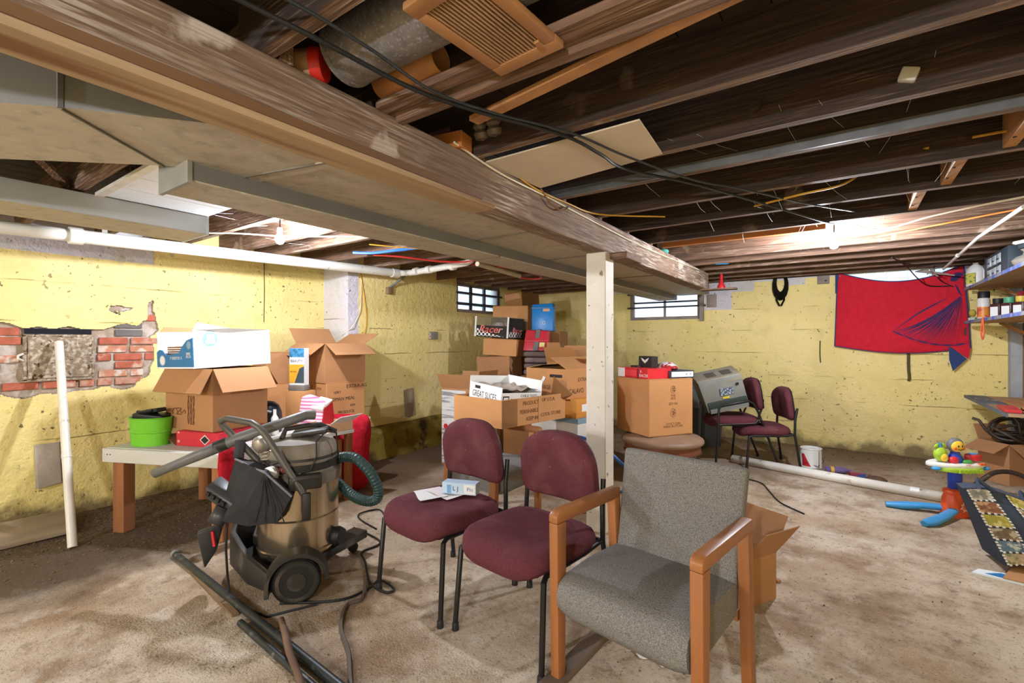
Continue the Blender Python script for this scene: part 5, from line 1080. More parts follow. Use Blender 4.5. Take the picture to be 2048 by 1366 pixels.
o10 = carton('open_carton', 'open orange carton with bent flaps behind the EXTRA LARGE carton', (-2.70, 5.10, 0), 0, .44, .42, 1.10, CARD_O, flaps={'f': (.22, 35, .03), 'r': (.2, 25), 'l': (.24, 8, .06), 'b': (.2, 5)})
fill(o10, .42, .40, 1.05, mat('dark_stuffing', '#4a3f36'))
wire('blue_hose', [(-2.0, 3.75, .50), (-1.85, 3.55, .56), (-1.7, 3.5, .555), (-1.55, 3.5, .5), (-1.42, 3.55, .38), (-1.3, 3.75, .2), (-1.35, 3.95, .03), (-1.6, 4.0, .02), (-1.9, 3.9, .02)], .013, mat('blue_hose', '#2c5da8', .4), 'blue hose arching behind the white post', 'hose')

o = MB().grid(lambda u, v: (-.78+.16*u+.02*math.sin(v*9), 1.98+.10*v+.015*math.sin(u*11), .003+.004*math.sin(u*6+v*5)**2), 10, 8).build('paper_scrap', PAPER, solid=.001, recalc=False); tag(o, 'torn white paper scrap on the floor under the grey armchair', 'paper')
# ================================================================ ottoman and its load
ot = thing('round_ottoman', 'round padded ottoman with stub wooden legs beside the post', 'ottoman', (-1.50, 4.76, 0))
MB().lathe([(.33, .345), (.385, .35), (.395, .365), (.395, .38), (.385, .395), (.36, .41), (.2, .425), (0, .427)], 40).build('cushion', mat('tan_leatherette', '#8d715a', .5, var=.12), ot, smooth=50)
MB().lathe([(.345, .25), (.365, .26), (.365, .345), (.345, .35)], 40).build('apron', mat('brown_leather_band', '#7d4b33', .5, var=.15), ot, smooth=40)
nl = MB()
for k in range(48): a = 2*PI*k/48; nl.ball((.372*math.cos(a), .372*math.sin(a), .268), .008, 6, 4)
nh = nl.build('nailhead_trim', mat('brass_nailhead', '#5f4a35', .4, metal=.5), ot); nh['kind'] = 'stuff'
for k in range(5):
    a = 2*PI*k/5-.42; MB().lathe([(.035, 0), (.042, .06), (.038, .14), (.048, .255)], 14, (.29*math.cos(a), .29*math.sin(a), 0)).build('leg', OAK, ot, smooth=40)
ob = carton('big_carton', 'big square orange carton with round stamps on the ottoman', (-1.616, 4.857, .428), -32, .52, .54, .553, CARD_O, closed=True)
def stamp(parent, y, z, r):
    Mb = Matrix.Translation((.2605, y, z)) @ Euler(RT).to_matrix().to_4x4(); m = MB()
    for rr in (r, r*.8): m.add([Mb @ Vector((q*math.cos(2*PI*k/24), q*1.25*math.sin(2*PI*k/24), .0004)) for q in (rr, rr*.93) for k in range(24)], [(k, (k+1) % 24, 24+(k+1) % 24, 24+k) for k in range(24)])
    rs = random.Random(int(z*1000))
    for k in range(16):
        x, y_ = rs.uniform(-.5, .5)*r, rs.uniform(-.7, .7)*r; m.add([Mb @ Vector(p) for p in ((x, y_, .0004), (x+.012, y_, .0004), (x+.012, y_+.006, .0004), (x, y_+.006, .0004))], [(0, 1, 2, 3)])
    m.build('stamp', INK_B, parent, recalc=False)
stamp(ob, .02, .45, .032); stamp(ob, .02, .22, .036)
text('print', 'THIS\nSIDE', ob, (.261, .02, .375), RT, .032, INK_B, lines=.85); text('print', '2EV106', ob, (.261, .02, .31), RT, .036, INK_B); text('print', '| DOLT CNN\nPIANO IN STORE', ob, (.261, .02, .10), RT, .032, INK_B, lines=.8)
def slab(name, label, cat, loc, rz, w, d, h, m, bev=.003):
    o = thing(name, label, cat, loc, R(rz)); MB().box(-w/2, w/2, -d/2, d/2, 0, h).build('body', m, o, bevel=bev, seg=1); return o
rs_ = slab('red_game_box', 'red and white flat box on top of the big square carton', 'box', (-1.70, 4.80, .981), -30, .46, .30, .10, mat('red_gloss_box', '#cd2a33', .4, var=.08))
MB().box(-.231, -.12, -.1512, -.15, .004, .096).build('white_end', PAPER, rs_); MB().box(-.118, .06, -.1512, -.15, .02, .08).build('red_window', mat('bright_red', '#e0454c', .4), rs_); MB().box(.075, .095, -.1512, -.15, .0, .1).build('purple_band', mat('purple_band', '#5a2545', .5), rs_)
text('print', 'A', rs_, (.13, -.1513, .07), FR, .04, PAPER); text('print', 'RACER', rs_, (.165, -.1513, .03), FR, .042, PAPER, shear=.3)
bd = thing('ring_binder', 'white and navy ring binder lying on the big square carton', 'binder', (-1.47, 4.98, .985), R(-34))
NAVY = mat('navy_cover', '#2b3140', .5)
MB().box(-.13, .155, -.15, .15, 0, .006).build('cover', NAVY, bd); MB().box(-.13, .155, -.15, .15, .066, .072).build('cover', NAVY, bd); MB().box(.145, .155, -.15, .15, .006, .066).build('spine', NAVY, bd); MB().box(-.12, .14, -.14, .14, .006, .066).build('paper_block', PAPER, bd); MB().box(.155, .1562, -.13, .14, .01, .062).build('spine_label', mat('pale_blue_white', '#dfe6ea', .5), bd)
text('print', 'A    8', bd, (.1565, .08, .035), RT, .03, INK)
ck_ = slab('black_card_box', 'small black box with a silver winged emblem on the red box', 'box', (-1.68, 4.87, 1.082), -28, .19, .09, .115, INK)
MB().prism([(-.06, .03), (-.02, .015), (0, .0), (.02, .015), (.06, .03), (.035, -.005), (.01, -.02), (0, -.03), (-.01, -.02), (-.035, -.005)], 0, .001, Matrix.Translation((0, -.045, .07)) @ Euler(FR).to_matrix().to_4x4()).build('emblem', PAPER, ck_)
slab('dark_tray', 'thin dark tray lying on the red box', 'tray', (-1.76, 4.90, 1.081), -30, .12, .2, .018, mat('dark_brown_tray', '#3a2a26', .5))
lumpy('candy_bag', 'crumpled clear plastic bag with red bits on the ring binder', 'bag', (-1.52, 4.98, 1.057), R(-30), [(.11, .07, 0), (.13, .09, .02), (.11, .075, .05), (.06, .04, .075), (.01, .01, .08)], mat('red_white_plastic', '#d6cfd2', .25, c2='#a8362f', thr=(.52, .58), s2=14, var=.1), wr=.025)
# ================================================================ grey bin
bi = thing('storage_bin', 'tall grey plastic bin with a blue rim behind the carton', 'bin', (-1.56, 6.50, 0), R(-35))
m = MB(); bw, bt_ = .19, .235
vs_ = [(s*bw, t*bw*.9, 0) for s, t in ((-1, -1), (1, -1), (1, 1), (-1, 1))]+[(s*bt_, t*bt_*.9, .84) for s, t in ((-1, -1), (1, -1), (1, 1), (-1, 1))]+[(s*(bt_-.01), t*(bt_-.01)*.9, .84) for s, t in ((-1, -1), (1, -1), (1, 1), (-1, 1))]+[(s*(bw-.01), t*(bw-.01)*.9, .01) for s, t in ((-1, -1), (1, -1), (1, 1), (-1, 1))]
m.add(vs_, [(3, 2, 1, 0)]+[(r_*4+k, r_*4+(k+1) % 4, r_*4+4+(k+1) % 4, r_*4+4+k) for r_ in range(3) for k in range(4)]+[(12, 13, 14, 15)])
m.build('body', mat('slate_grey_plastic', '#5f666c', .45, var=.08), bi, bevel=.02)
MB().tube([(s*(bt_+.004), t*(bt_+.004)*.9, .842) for s, t in ((-1, -1), (0, -1), (1, -1), (1, 0), (1, 1), (0, 1), (-1, 1), (-1, 0))], .014, 8, closed=True).build('rim', mat('blue_rim', '#56749a', .4), bi, smooth=50)
MB().box(-.236, .236, -.2135, -.209, .52, .74).build('upper_band', mat('light_slate', '#8d979c', .45), bi)
# ================================================================ old television on the chair with arms
tv = thing('old_television', 'old grey television lying on the maroon chair with arms', 'television', (-1.12, 5.80, .548), R(26))
TVB = mat('tv_beige_grey', '#8d8472', .5, var=.12); TVG = mat('tv_grey_panel', '#7f8079', .5, var=.1); TVD = mat('tv_dark_green', '#2c3733', .45)
m = MB(); Rt = Euler((R(14), R(-13), 0)).to_matrix().to_4x4(); Tt = Matrix.Translation((0, 0, .085)) @ Rt
m.T = Tt; m.hexa([(-.22, -.16, .0), (.22, -.16, .0), (.22, .2, .0), (-.22, .2, .0), (-.27, -.12, .36), (.20, -.10, .36), (.20, .2, .36), (-.27, .2, .36)]); m.build('hull', TVG, tv, bevel=.012)
m = MB(); m.T = Tt; m.hexa([(-.262, -.118, .30), (.205, -.118, .30), (.21, .19, .30), (-.262, .19, .30), (-.275, -.10, .372), (.20, -.09, .372), (.20, .2, .372), (-.275, .2, .372)]); m.build('top_shell', TVB, tv, bevel=.01)
for x0 in (-.15, .02):
    for k in range(5): m = MB(); m.T = Tt; m.box(x0, x0+.11, -.04+.03*k, -.026+.03*k, .371, .374); m.build('vent_slot', BLACK, tv)
m = MB(); m.T = Tt; m.hexa([(-.205, -.175, -.005), (.21, -.175, -.005), (.21, .1, -.005), (-.205, .1, -.005), (-.215, -.155, .12), (.205, -.155, .12), (.2, .1, .12), (-.215, .1, .12)]); m.build('lower_shell', TVD, tv, bevel=.01)
m = MB(); m.T = Tt; m.box(-.2, .2, -.18, -.174, .0, .05); m.build('bottom_panel', TVG, tv)
def onface(name, mm, x0, x1, z0, z1, off=.0):
    m = MB(); m.T = Tt
    f_ = lambda z: -.16+.04*z/.36-.003-off
    m.hexa([(x0, f_(z0), z0), (x1, f_(z0), z0), (x1, f_(z0)+.004, z0), (x0, f_(z0)+.004, z0), (x0, f_(z1), z1), (x1, f_(z1), z1), (x1, f_(z1)+.004, z1), (x0, f_(z1)+.004, z1)]); return m.build(name, mm, tv)
onface('rating_label', mat('slate_label', '#4a5a6a', .5, c2='#c9ccd0', thr=(.52, .56), s2=60), -.06, .08, .175, .25); onface('yellow_sticker', mat('yellow_sticker', '#d9c23a', .5), -.04, .03, .135, .155); onface('socket', BLACK, .12, .15, .26, .285)
m = MB(); m.T = Tt; m.box(-.228, -.222, -.10, .15, .04, .3); m.build('side_panel', TVD, tv)
# ================================================================ paint can, litter, floor pipe
pc = thing('paint_can', 'white paint can with a red label on the floor by the back wall', 'can', (-.30, 6.05, 0), AZ)
MB().lathe([(.10, 0), (.103, .005), (.10, .01), (.10, .195), (.104, .2), (.10, .207), (.085, .205), (.08, .19), (0, .19)], 32).build('body', mat('white_tin', '#d6d6d3', .35, var=.06), pc, smooth=35)
m = MB(); m.grid(lambda u, v: (-.1012*math.cos((u*.9*(1-.75*v))+.1), -.1012*math.sin((u*.9*(1-.75*v))+.1), .02+.13*v), 8, 6); m.build('red_label', RED, pc, recalc=False)
MB().tube([(.101*math.cos(-1.35), .101*math.sin(-1.35), z) for z in (.01, .19)], .003, 6).build('side_seam', BLKMET, pc)
MB().tube([(.1, 0, .15), (.11, -.04, .06), (.0, -.115, .03), (-.11, -.04, .06), (-.1, 0, .15)], .003, 6).build('wire_handle', BLKMET, pc)
pb_ = thing('purple_bottle', 'flattened purple drink bottle lying on the floor beside the paint can', 'bottle', (-.06, 5.89, .035), R(20))
MB().lathe([(.0, -.12), (.034, -.115), (.035, .05), (.02, .09), (.013, .1), (.013, .125), (0, .125)], 18, (0, 0, 0), (0, R(90), 0)).build('bottle', mat('purple_plastic', '#6b5c8a', .3, var=.2), pb_, smooth=40)
MB().lathe([(.0355, -.07), (.0358, -.04)], 18, (0, 0, 0), (0, R(90), 0)).build('label', mat('yellow_wrap', '#d7a53a', .4), pb_, smooth=40)
st = slab('snack_packet', 'torn red and blue snack packet on the floor', 'packet', (.10, 5.83, 0), 10, .13, .07, .05, mat('red_blue_packet', '#8d3b45', .4, c2='#39508f', thr=(.5, .54), s2=15))
o = lumpy('brown_rag', 'scrap of dark brown rag on the floor beside the white pipe', 'rag', (.24, 5.80, 0), 0, [(.08, .04, 0), (.09, .05, .015), (.05, .03, .04), (.01, .01, .045)], mat('brown_rag', '#5d4736', .95, var=.3), wr=.03)
fp = thing('floor_pipe', 'long white plastic pipe lying on the floor in front of the paint can', 'pipe', (-1.03, 5.76, .041))
MB().tube([(0, 0, 0), (1.72, -.42, 0)], .041, 20, cap=False).build('pipe', PVC, fp, smooth=40, solid=.005)
MB().tube([(1.5, -.367, .002), (1.56, -.381, .002)], .0425, 20, cap=False).build('end_sleeve', WHITE, fp, smooth=40)
# ================================================================ red towel nailed over the window
TWL = mat('red_towel', '#c62334', .9, var=.1, scale=20, bump=.5, bscale=160, spec=.2); TWB = mat('navy_towel_back', '#2b3f6e', .9, var=.1)
TWP = mat('navy_towel_print', '#3a2a58', .9, var=.15)
def tow(u, v):
    x = -.075+1.15*u; top = 2.205-.03*u-.135*math.sin(PI*u)+.10*max(0, u-.75); bot = 1.295-.05*math.sin(PI*u)*1.4-.02*u
    z = top+(bot-top)*v; x += -.03*v*(1-u)+.06*v*u
    y = YB-.045-.012*math.sin(u*9+v*3)*(.3+v)-.012*math.sin(v*7+u*4)-.02*math.sin(PI*u)*math.sin(PI*v)
    return (x, y, z)
tw = thing('red_towel', 'red towel with a dark shell print hung over the right window', 'towel', (.5, YB-.045, 1.3))
def T0(p): return (p[0]-.5, p[1]-YB+.045, p[2]-1.3)
m = MB(); m.grid(lambda u, v: T0(tow(u, v)), 60, 44); m.build('cloth', TWL, tw, smooth=180, recalc=False, solid=.006)
m = MB(); P_ = [T0(tow(1, v/20)) for v in range(21)]; m.tube(P_, .007, 5); P_ = [T0(tow(u/30, 0)) for u in range(31)]; m.tube(P_, .007, 5); P_ = [T0(tow(0, v/20)) for v in range(21)]; m.tube(P_, .007, 5); P_ = [T0(tow(u/30, 1)) for u in range(31)]; m.tube(P_, .006, 5); m.build('hem', TWB, tw, smooth=60)
m = MB(); m.add([T0(q) for q in ((.955, YB-.05, 1.30), (1.10, YB-.055, 1.16), (.985, YB-.06, 1.02), (.955, YB-.055, 1.15))], [(0, 1, 2, 3)]); m.build('turned_corner', TWB, tw, solid=.006)
m = MB(); m.add([T0(q) for q in ((.955, YB-.058, 1.30), (1.13, YB-.056, 1.28), (1.11, YB-.060, 1.16))], [(0, 1, 2)]); m.build('turned_corner_red', TWL, tw, solid=.006)
m = MB(); m.grid(lambda u, v: T0((-.10+.035*u, YB-.055, 2.19-.24*v)), 2, 4); m.build('turned_edge', TWB, tw, solid=.006)
def onTow(u, v): p = tow(u, v); return T0((p[0], p[1]-.006, p[2]))
def fan(u0, v0, u1, v1, bend, w):
    n = 14; m = MB(); pts = []
    for k in range(n+1):
        t = k/n; u = u0+(u1-u0)*t; v = v0+(v1-v0)*t+bend*math.sin(PI*t)
        pts.append((min(.995, u), min(.99, v), w*(.35+.65*math.sin(PI*min(1, t*1.1)))))
    vs_ = []
    for (u, v, q) in pts: vs_ += [onTow(u, max(0, v-q)), onTow(u, min(.995, v+q))]
    m.add(vs_, [(2*k, 2*k+1, 2*k+3, 2*k+2) for k in range(n)]); return m
rf = random.Random(11)
for k in range(30):
    t = k/29; u1 = .46+.52*t; v1 = .70+.24*math.sin(t*PI*.55)+.02*rf.random()
    fan(.97-.02*rf.random(), .36+.05*t, u1, v1, (.05-.07*t)*.6, .006+.004*rf.random()).build('shell_rib', TWP, tw, recalc=False, solid=.001)
for k in range(6): t = k/6; fan(.46+.52*t, .70+.24*math.sin(t*PI*.55), .46+.52*(t+1/6), .70+.24*math.sin((t+1/6)*PI*.55), .0, .011).build('shell_edge', TWP, tw, recalc=False, solid=.001)
for q in ((.90, .12, .99, .10, .0, .05), (.88, .13, .86, .36, .02, .012), (.93, .2, .97, .36, .0, .03), (.86, .34, .46, .70, -.06, .012)): fan(*q).build('shell_print', TWP, tw, recalc=False, solid=.001)
for x_ in (-.05, 1.02): MB().lathe([(.008, 0), (.008, .03)], 8, T0((x_, YB-.03, 2.16)), (R(90), 0, 0)).build('nail', BLKMET, tw)
o = MB().box(1.08, 1.10, YB-.04, YB, 1.42, 2.12).build('wall_batten', mat('dark_rotten_batten', '#4a3b2e', .9, var=.3, grain='z', bump=.8)); tag(o, 'dark rotten batten on the wall at the right edge of the towel', 'batten')
# ================================================================ shelves on the right wall
SHW = mat('blue_chipped_shelf', '#8a8a8e', .7, var=.15, c2='#4f63a8', thr=(.5, .6), s2=7)
SHU = mat('raw_shelf_wood', '#a98a6c', .75, var=.15, grain='y')
def shelf(label, z, y0, y1, x0=1.06, edge=SHW):
    o = thing('wall_shelf', label, 'shelf', (1.40, (y0+y1)/2, z), 0, 'wall shelves'); L = (y1-y0)/2
    MB().box(x0-1.40, .34, -L, L, -.022, 0).build('board', SHU, o, bevel=.002, seg=1); MB().box(x0-1.40-.008, x0-1.40, -L, L, -.026, .004).build('edge_strip', edge, o)
    for y in (-L+.1, L-.15): MB().bar((.33, y, -.30), (-.10, y, -.024), .03, .03).build('bracket', BLOCK, o)
    return o
shelf('upper wall shelf with a blue chipped edge beside the towel', 1.923, 4.5, 7.0); shelf('middle wall shelf crowded with bottles and a spray can', 1.566, 4.5, 7.0); shelf('low grey-blue shelf with wooden slats under the spray can shelf', .772, 5.35, 7.0, edge=mat('slate_edge', '#5c6470', .6))
o = MB().box(1.43, 1.52, 7.12, YB, 0, 2.2).build('grey_upright', mat('grey_upright_board', '#9ca0a6', .7, var=.12)); tag(o, 'grey upright board in the corner behind the shelves', 'board')
o = MB().box(1.525, 1.70, 7.10, YB, 0, 2.2).build('wood_upright', BLOCK, bevel=.003); tag(o, 'tan wooden upright beside the grey board in the corner', 'board')
# upper shelf load
jg = thing('white_jug', 'white jug with a yellow-green label on the upper shelf', 'jug', (1.12, 6.86, 1.923), R(-45))
MB().lathe([(.075, 0), (.08, .01), (.08, .16), (.06, .205), (.025, .235), (.025, .25), (0, .25)], 20, (0, 0, 0), None, 1, .8).build('body', WHITE, jg, smooth=40)
MB().obox((.0, -.0655, .085), (.09, .004, .11)).build('label', mat('yellow_green_label', '#c9bf5a', .5, c2='#5a7d3b', thr=(.5, .6), s2=30), jg)
MB().tube([(.05, 0, .2), (.08, 0, .15), (.08, 0, .08)], .012, 8).build('handle', WHITE, jg, smooth=40)
oz = thing('drawer_organizer', 'dark plastic drawer organizer tilted on the upper shelf', 'organizer', (1.20, 6.06, 1.923), R(-90))
DG = mat('dark_slate_plastic', '#39454e', .45)
m = MB(); m.box(-.42, -.32, -.08, .08, 0, .235); m.box(.18, .40, -.08, .08, 0, .235); m.box(-.32, .18, -.08, .08, 0, .015); m.box(-.32, .18, -.08, .08, .22, .235); m.box(-.32, .18, .07, .08, .015, .22); m.box(-.32, .18, -.08, .07, .112, .122); m.build('case', DG, oz, bevel=.003)
CLR = mat('clear_drawer', '#b9c3c8', .2, var=.2, scale=30)
for x in (-.31, -.145, .02):
    for z in (.02, .128): dr_ = MB().box(x, x+.15, -.082, .06, z, z+.085).build('drawer', CLR, oz, bevel=.004); MB().box(x+.05, x+.1, -.09, -.082, z+.03, z+.042).build('knob', DG, dr_)
rc_ = MB().lathe([(.035, 0), (.038, .01), (.036, .15), (.03, .22), (.02, .235), (0, .238)], 16, (1.28, 6.62, 1.923)).build('red_stopper', mat('red_torch', '#c3242b')); tag(rc_, 'small red cap behind the drawer organizer', 'cap')
rc_.data.transform(Matrix.Translation((0, 0, .0)))
gp = thing('lamp_globe', 'round dusty glass lamp cover on the upper shelf', 'lamp cover', (1.20, 5.36, 1.93), 0)
gp.scale = (1, 1, 1)
MB().lathe([(.06, 0), (.11, .03), (.12, .06), (.10, .085), (.06, .10), (.05, .125), (.07, .145), (0, .15)], 28).build('globe', mat('smoky_glass', '#9c968b', .12, var=.2), gp, smooth=50)
MB().lathe([(.075, .15), (.08, .16), (.08, .18), (.05, .185), (0, .185)], 24).build('collar', mat('dark_slate_plastic', '#39454e'), gp, smooth=40)
MB().lathe([(.1, .185), (.115, .195), (.11, .21), (0, .212)], 6).build('white_cap', WHITE, gp)
tr_ = thing('white_tray', 'white plastic tray with green packets on the upper shelf', 'tray', (1.31, 5.32, 1.923), 0)
m = MB(); m.box(-.2, .2, -.25, .2, 0, .006); m.box(-.2, -.19, -.25, .2, .006, .022); m.box(-.2, .2, .19, .2, .006, .022); m.build('body', WHITE, tr_); MB().box(-.15, -.12, -.15, .1, .006, .02).build('green_packet', mat('green_packet', '#3f9d6b', .5), tr_)
# middle shelf load
sp = thing('spray_can', 'spray can with an orange and white label and a black cap', 'spray can', (1.14, 6.62, 1.566))
sp.scale = (1.35, 1.35, 1.3)
MB().lathe([(.034, 0), (.036, .005), (.036, .155), (.03, .165), (.03, .17)], 20).build('body', mat('white_can', '#d8d5d3', .3, var=.1), sp, smooth=40); MB().lathe([(.0365, .02), (.0365, .10)], 20).build('label', mat('orange_label', '#dd8a3a', .4, c2='#c2504a', thr=(.5, .55), s2=25), sp, smooth=40); MB().lathe([(.034, .168), (.034, .215), (.03, .22), (0, .22)], 20).build('cap', BLACK, sp, smooth=40)
CAPS = (('black', BLACK), ('green', mat('green_cap', '#4fa37c', .4)), ('yellow', mat('yellow_cap', '#d3bc4a', .4)))
for k, (cn, cm) in enumerate(CAPS):
    bt2 = thing('craft_bottle', 'small dark bottle with a white label and a %s cap on the middle shelf' % cn, 'bottle', (1.20+.055*k, 6.40-.11*k, 1.566), R(-45), 'craft bottles'); bt2.scale = (1.35, 1.35, 1.45)
    MB().box(-.03, .03, -.03, .03, 0, .10).build('body', mat('dark_bottle', '#4a2c28', .3), bt2, bevel=.006); MB().box(-.026, .02, -.0308, -.03, .01, .08).build('label', PAPER, bt2); MB().lathe([(.026, .10), (.028, .11), (.028, .135), (0, .137)], 16).build('cap', cm, bt2, smooth=40)
fw = thing('dried_flowers', 'bunch of dark red dried flowers behind the small bottles', 'flowers', (1.42, 6.45, 1.566))
fw.scale = (1.3, 1.3, 1.3)
MB().lathe([(.03, 0), (.035, .08), (.02, .1)], 12).build('vase', mat('clay_vase', '#7d4a3a', .6), fw, smooth=40)
for k in range(14): a_ = k*2.4; MB().ball((.05*math.cos(a_)*(.4+k/20), .05*math.sin(a_)*(.4+k/20), .15+.008*(k % 5)), .022, 7, 5).build('flower', mat('dark_red_petals', '#9c2a2f', .8, var=.3), fw)
slab('green_box', 'green printed box at the right end of the middle shelf', 'box', (1.36, 5.9, 1.566), -40, .10, .12, .27, mat('green_box', '#2f9f63', .5, var=.2, scale=20))
slab('small_tin', 'small pale tin at the far end of the middle shelf', 'tin', (1.10, 6.86, 1.566), -40, .06, .05, .035, mat('pale_tin', '#a8bcb4', .4))
o = MB().ball((1.10, 6.88, 1.648), (.03, .03, .04)).build('yarn_ball', mat('mustard_yarn', '#a8943a', .9, var=.3), smooth=60); tag(o, 'mustard coloured ornament beside the spray can', 'ornament')
wire('orange_lanyard', [(1.046, 6.10, 1.575), (1.042, 6.06, 1.50), (1.04, 6.03, 1.43), (1.04, 6.08, 1.37), (1.04, 6.15, 1.43), (1.042, 6.13, 1.5), (1.046, 6.11, 1.575)], .006, mat('orange_cord', '#e0643a', .5), 'orange cord loop hanging from the middle shelf', 'cord')
# low shelf load
o = MB().obox((1.14, 6.55, .776), (.14, .8, .006), (0, 0, 0)).build('slate_sheet', mat('slate_blue_sheet', '#56616f', .6, c2='#e3e3e0', thr=(.6, .62), s2=5)); tag(o, 'slate-blue sheet lying on the low shelf', 'sheet')
for k in range(5):
    o = MB().obox((1.20+.028*k, 5.95, .795+.003*(k % 2)), (.022, .62, .022), (0, 0, R(-3))).build('wooden_lath', BLOCK, bevel=.002, seg=1); tag(o, '%s of five tan wooden slats lying on the low shelf' % ('first', 'second', 'third', 'fourth', 'last')[k], 'slat', 'slats on the low shelf')
o = MB().obox((1.12, 5.62, .789), (.10, .36, .025), (0, 0, R(-4))).build('red_tray', mat('red_tray', '#c22f35', .45)); tag(o, 'flat red tray on the near end of the low shelf', 'tray')
o = lumpy('brown_paper_bag', 'crumpled brown paper on the low shelf', 'paper bag', (1.50, 6.30, .772), 0, [(.12, .16, 0), (.14, .18, .04), (.12, .15, .09), (.06, .08, .13), (.01, .01, .135)], CARD, wr=.025)
# ================================================================ box of hoses on the floor
hb = carton('open_carton', 'open carton overflowing with dark hoses under the low shelf', (1.30, 6.50, 0), -55, .30, .32, .385, CARD, flaps={'f': (.17, 120), 'r': (.17, 125), 'l': (.15, 20)})
text('print', '5un', hb, (.1504, .05, .08), RT, .05, INK)
HS = mat('dark_brown_hose', '#3b3028', .45, var=.25, c2='#6d5a48', thr=(.6, .7), s2=20)
rh = random.Random(5)
for k in range(7):
    r_ = .10+.02*(k % 3); tilt = rh.uniform(-.5, .5); az = rh.uniform(0, 3); M_ = Matrix.Translation((rh.uniform(-.02, .02), rh.uniform(-.02, .02), .40+.022*k)) @ Euler((tilt+.5*(k > 4), tilt*.7, az)).to_matrix().to_4x4()
    MB().tube([M_ @ Vector((r_*math.cos(2*PI*q/18), r_*math.sin(2*PI*q/18), 0)) for q in range(18)], .014, 7, closed=True).build('hose_coil', HS, hb, smooth=60)
MB().tube([(-.05, .0, .42), (-.15, -.08, .47), (-.20, -.10, .56), (-.24, -.13, .575)], .014, 7).build('hose_end', HS, hb, smooth=60)
MB().tube([(.02, .05, .5), (0, .02, .62), (.05, -.03, .66), (.1, -.02, .58), (.1, 0, .45)], .013, 7).build('hose_end', HS, hb, smooth=60)
MB().box(-.12, .12, -.13, .13, .02, .36).build('contents', HS, hb)
wire('black_hose', [(.92, 5.9, .02), (.98, 5.85, .10), (1.08, 5.85, .20), (1.2, 5.8, .22), (1.3, 5.7, .15), (1.32, 5.6, .02)], .02, HS, 'thick black hose arching on the floor in front of the hose carton', 'hose')
# ================================================================ activity toy
ty = thing('activity_toy', 'colourful toddler activity table with orange base and blue legs', 'toy', (.70, 5.0, 0), AZ)
ty.scale = (.88, .88, 1.0)
OR = mat('orange_plastic', '#e2572b', .4, var=.04); TB = mat('sky_blue_plastic', '#3f93cf', .4, var=.05); LG = mat('lime_plastic', '#a5c93a', .4, var=.05); YP = mat('yellow_plastic', '#eec23f', .4, var=.05); RP2 = mat('red_plastic', '#cf2d36', .4); DB = mat('deep_blue_plastic', '#2541a8', .35)
MB().lathe([(.105, .0), (.11, .02), (.10, .13), (.085, .165), (.095, .185), (.09, .20), (.06, .21)], 24, (0, 0, 0), None, 1, .8).build('base', OR, ty, smooth=40)
MB().prism([(.045*math.cos(2*PI*k/16)*(1 if k % 2 else .65), .045*math.sin(2*PI*k/16)*(1 if k % 2 else .65)) for k in range(16)], 0, .006, Matrix.Translation((.01, -.086, .09)) @ Euler(FR).to_matrix().to_4x4()).build('badge', mat('pale_pink', '#e8b8b0', .5), ty); MB().ball((.01, -.094, .09), (.026, .006, .022)).build('badge_ball', OR, ty)
for pts in ([(-.06, -.05, .05), (-.25, -.16, .035), (-.42, -.24, .028), (-.50, -.26, .022)], [(-.06, .03, .05), (-.2, .10, .045), (-.33, .16, .03), (-.44, .22, .022)], [(.07, -.03, .05), (.12, -.08, .035), (.17, -.16, .022)]): MB().tube(pts, [.04, .042, .05, .03], 12, flat=.6) .build('leg', TB, ty, smooth=50) if len(pts) == 4 else MB().tube(pts, [.04, .045, .03], 12, flat=.6).build('leg', TB, ty, smooth=50)
MB().lathe([(.05, .2), (.05, .34)], 20).build('column', DB, ty, smooth=40)
MB().prism([(.235*math.cos(2*PI*k/32)*(1+.06*math.cos(8*PI*k/32)), .13*math.sin(2*PI*k/32)) for k in range(32)], .385, .415).build('tray', WHITE, ty, bevel=.01)
MB().prism([(.2*math.cos(PI+PI*k/16), .15*math.sin(PI+PI*k/16)) for k in range(17)], .355, .39).build('piano_keys', LG, ty, bevel=.006)
for k in range(6): MB().box(-.10+.035*k, -.075+.035*k, -.158, -.145, .36, .385).build('key', LG, ty)
for x in (-.21, .215): MB().ball((x, -.05, .375), (.04, .03, .014)).build('side_tab', TB, ty, smooth=60)
MB().ball((-.13, 0, .475), (.055, .04, .055)).build('apple_ball', LG, ty, smooth=60); MB().ball((-.125, -.035, .455), (.03, .02, .03)).build('apple_face', YP, ty, smooth=60); MB().lathe([(.01, .5), (.012, .56), (0, .565)], 10, (-.13, 0, 0)).build('apple_stem', TB, ty)
for s in (-1, 1): MB().ball((-.13+s*.035, 0, .54), (.025, .008, .012), rot=(0, s*.6, 0)).build('leaf', LG, ty, smooth=60)
MB().lathe([(.05, .415), (.055, .45), (.035, .48), (.03, .5)], 18).build('neck', DB, ty, smooth=40); MB().ball((-.05, -.04, .435), (.04, .03, .03)).build('red_bump', RP2, ty, smooth=60); MB().ball((.06, -.05, .425), (.045, .03, .02)).build('green_bump', mat('green_plastic', '#4a9a4a', .4), ty, smooth=60)
MB().ball((.0, .0, .545), (.068, .045, .058)).build('knob_back', GREYPL, ty, smooth=60); MB().ball((-.002, -.022, .54), (.055, .034, .045)).build('knob_front', YP, ty, smooth=60)
for x in (-.018, .015): MB().ball((x, -.054, .545), (.006, .004, .009), 8, 6).build('dot', INK, ty)
for x in (-.036, .034): MB().ball((x, -.046, .525), (.013, .008, .012), 8, 6).build('cheek', OR, ty)
MB().tube([(-.022, -.053, .522), (0, -.056, .514), (.022, -.053, .522)], .003, 5).build('smile', INK, ty)
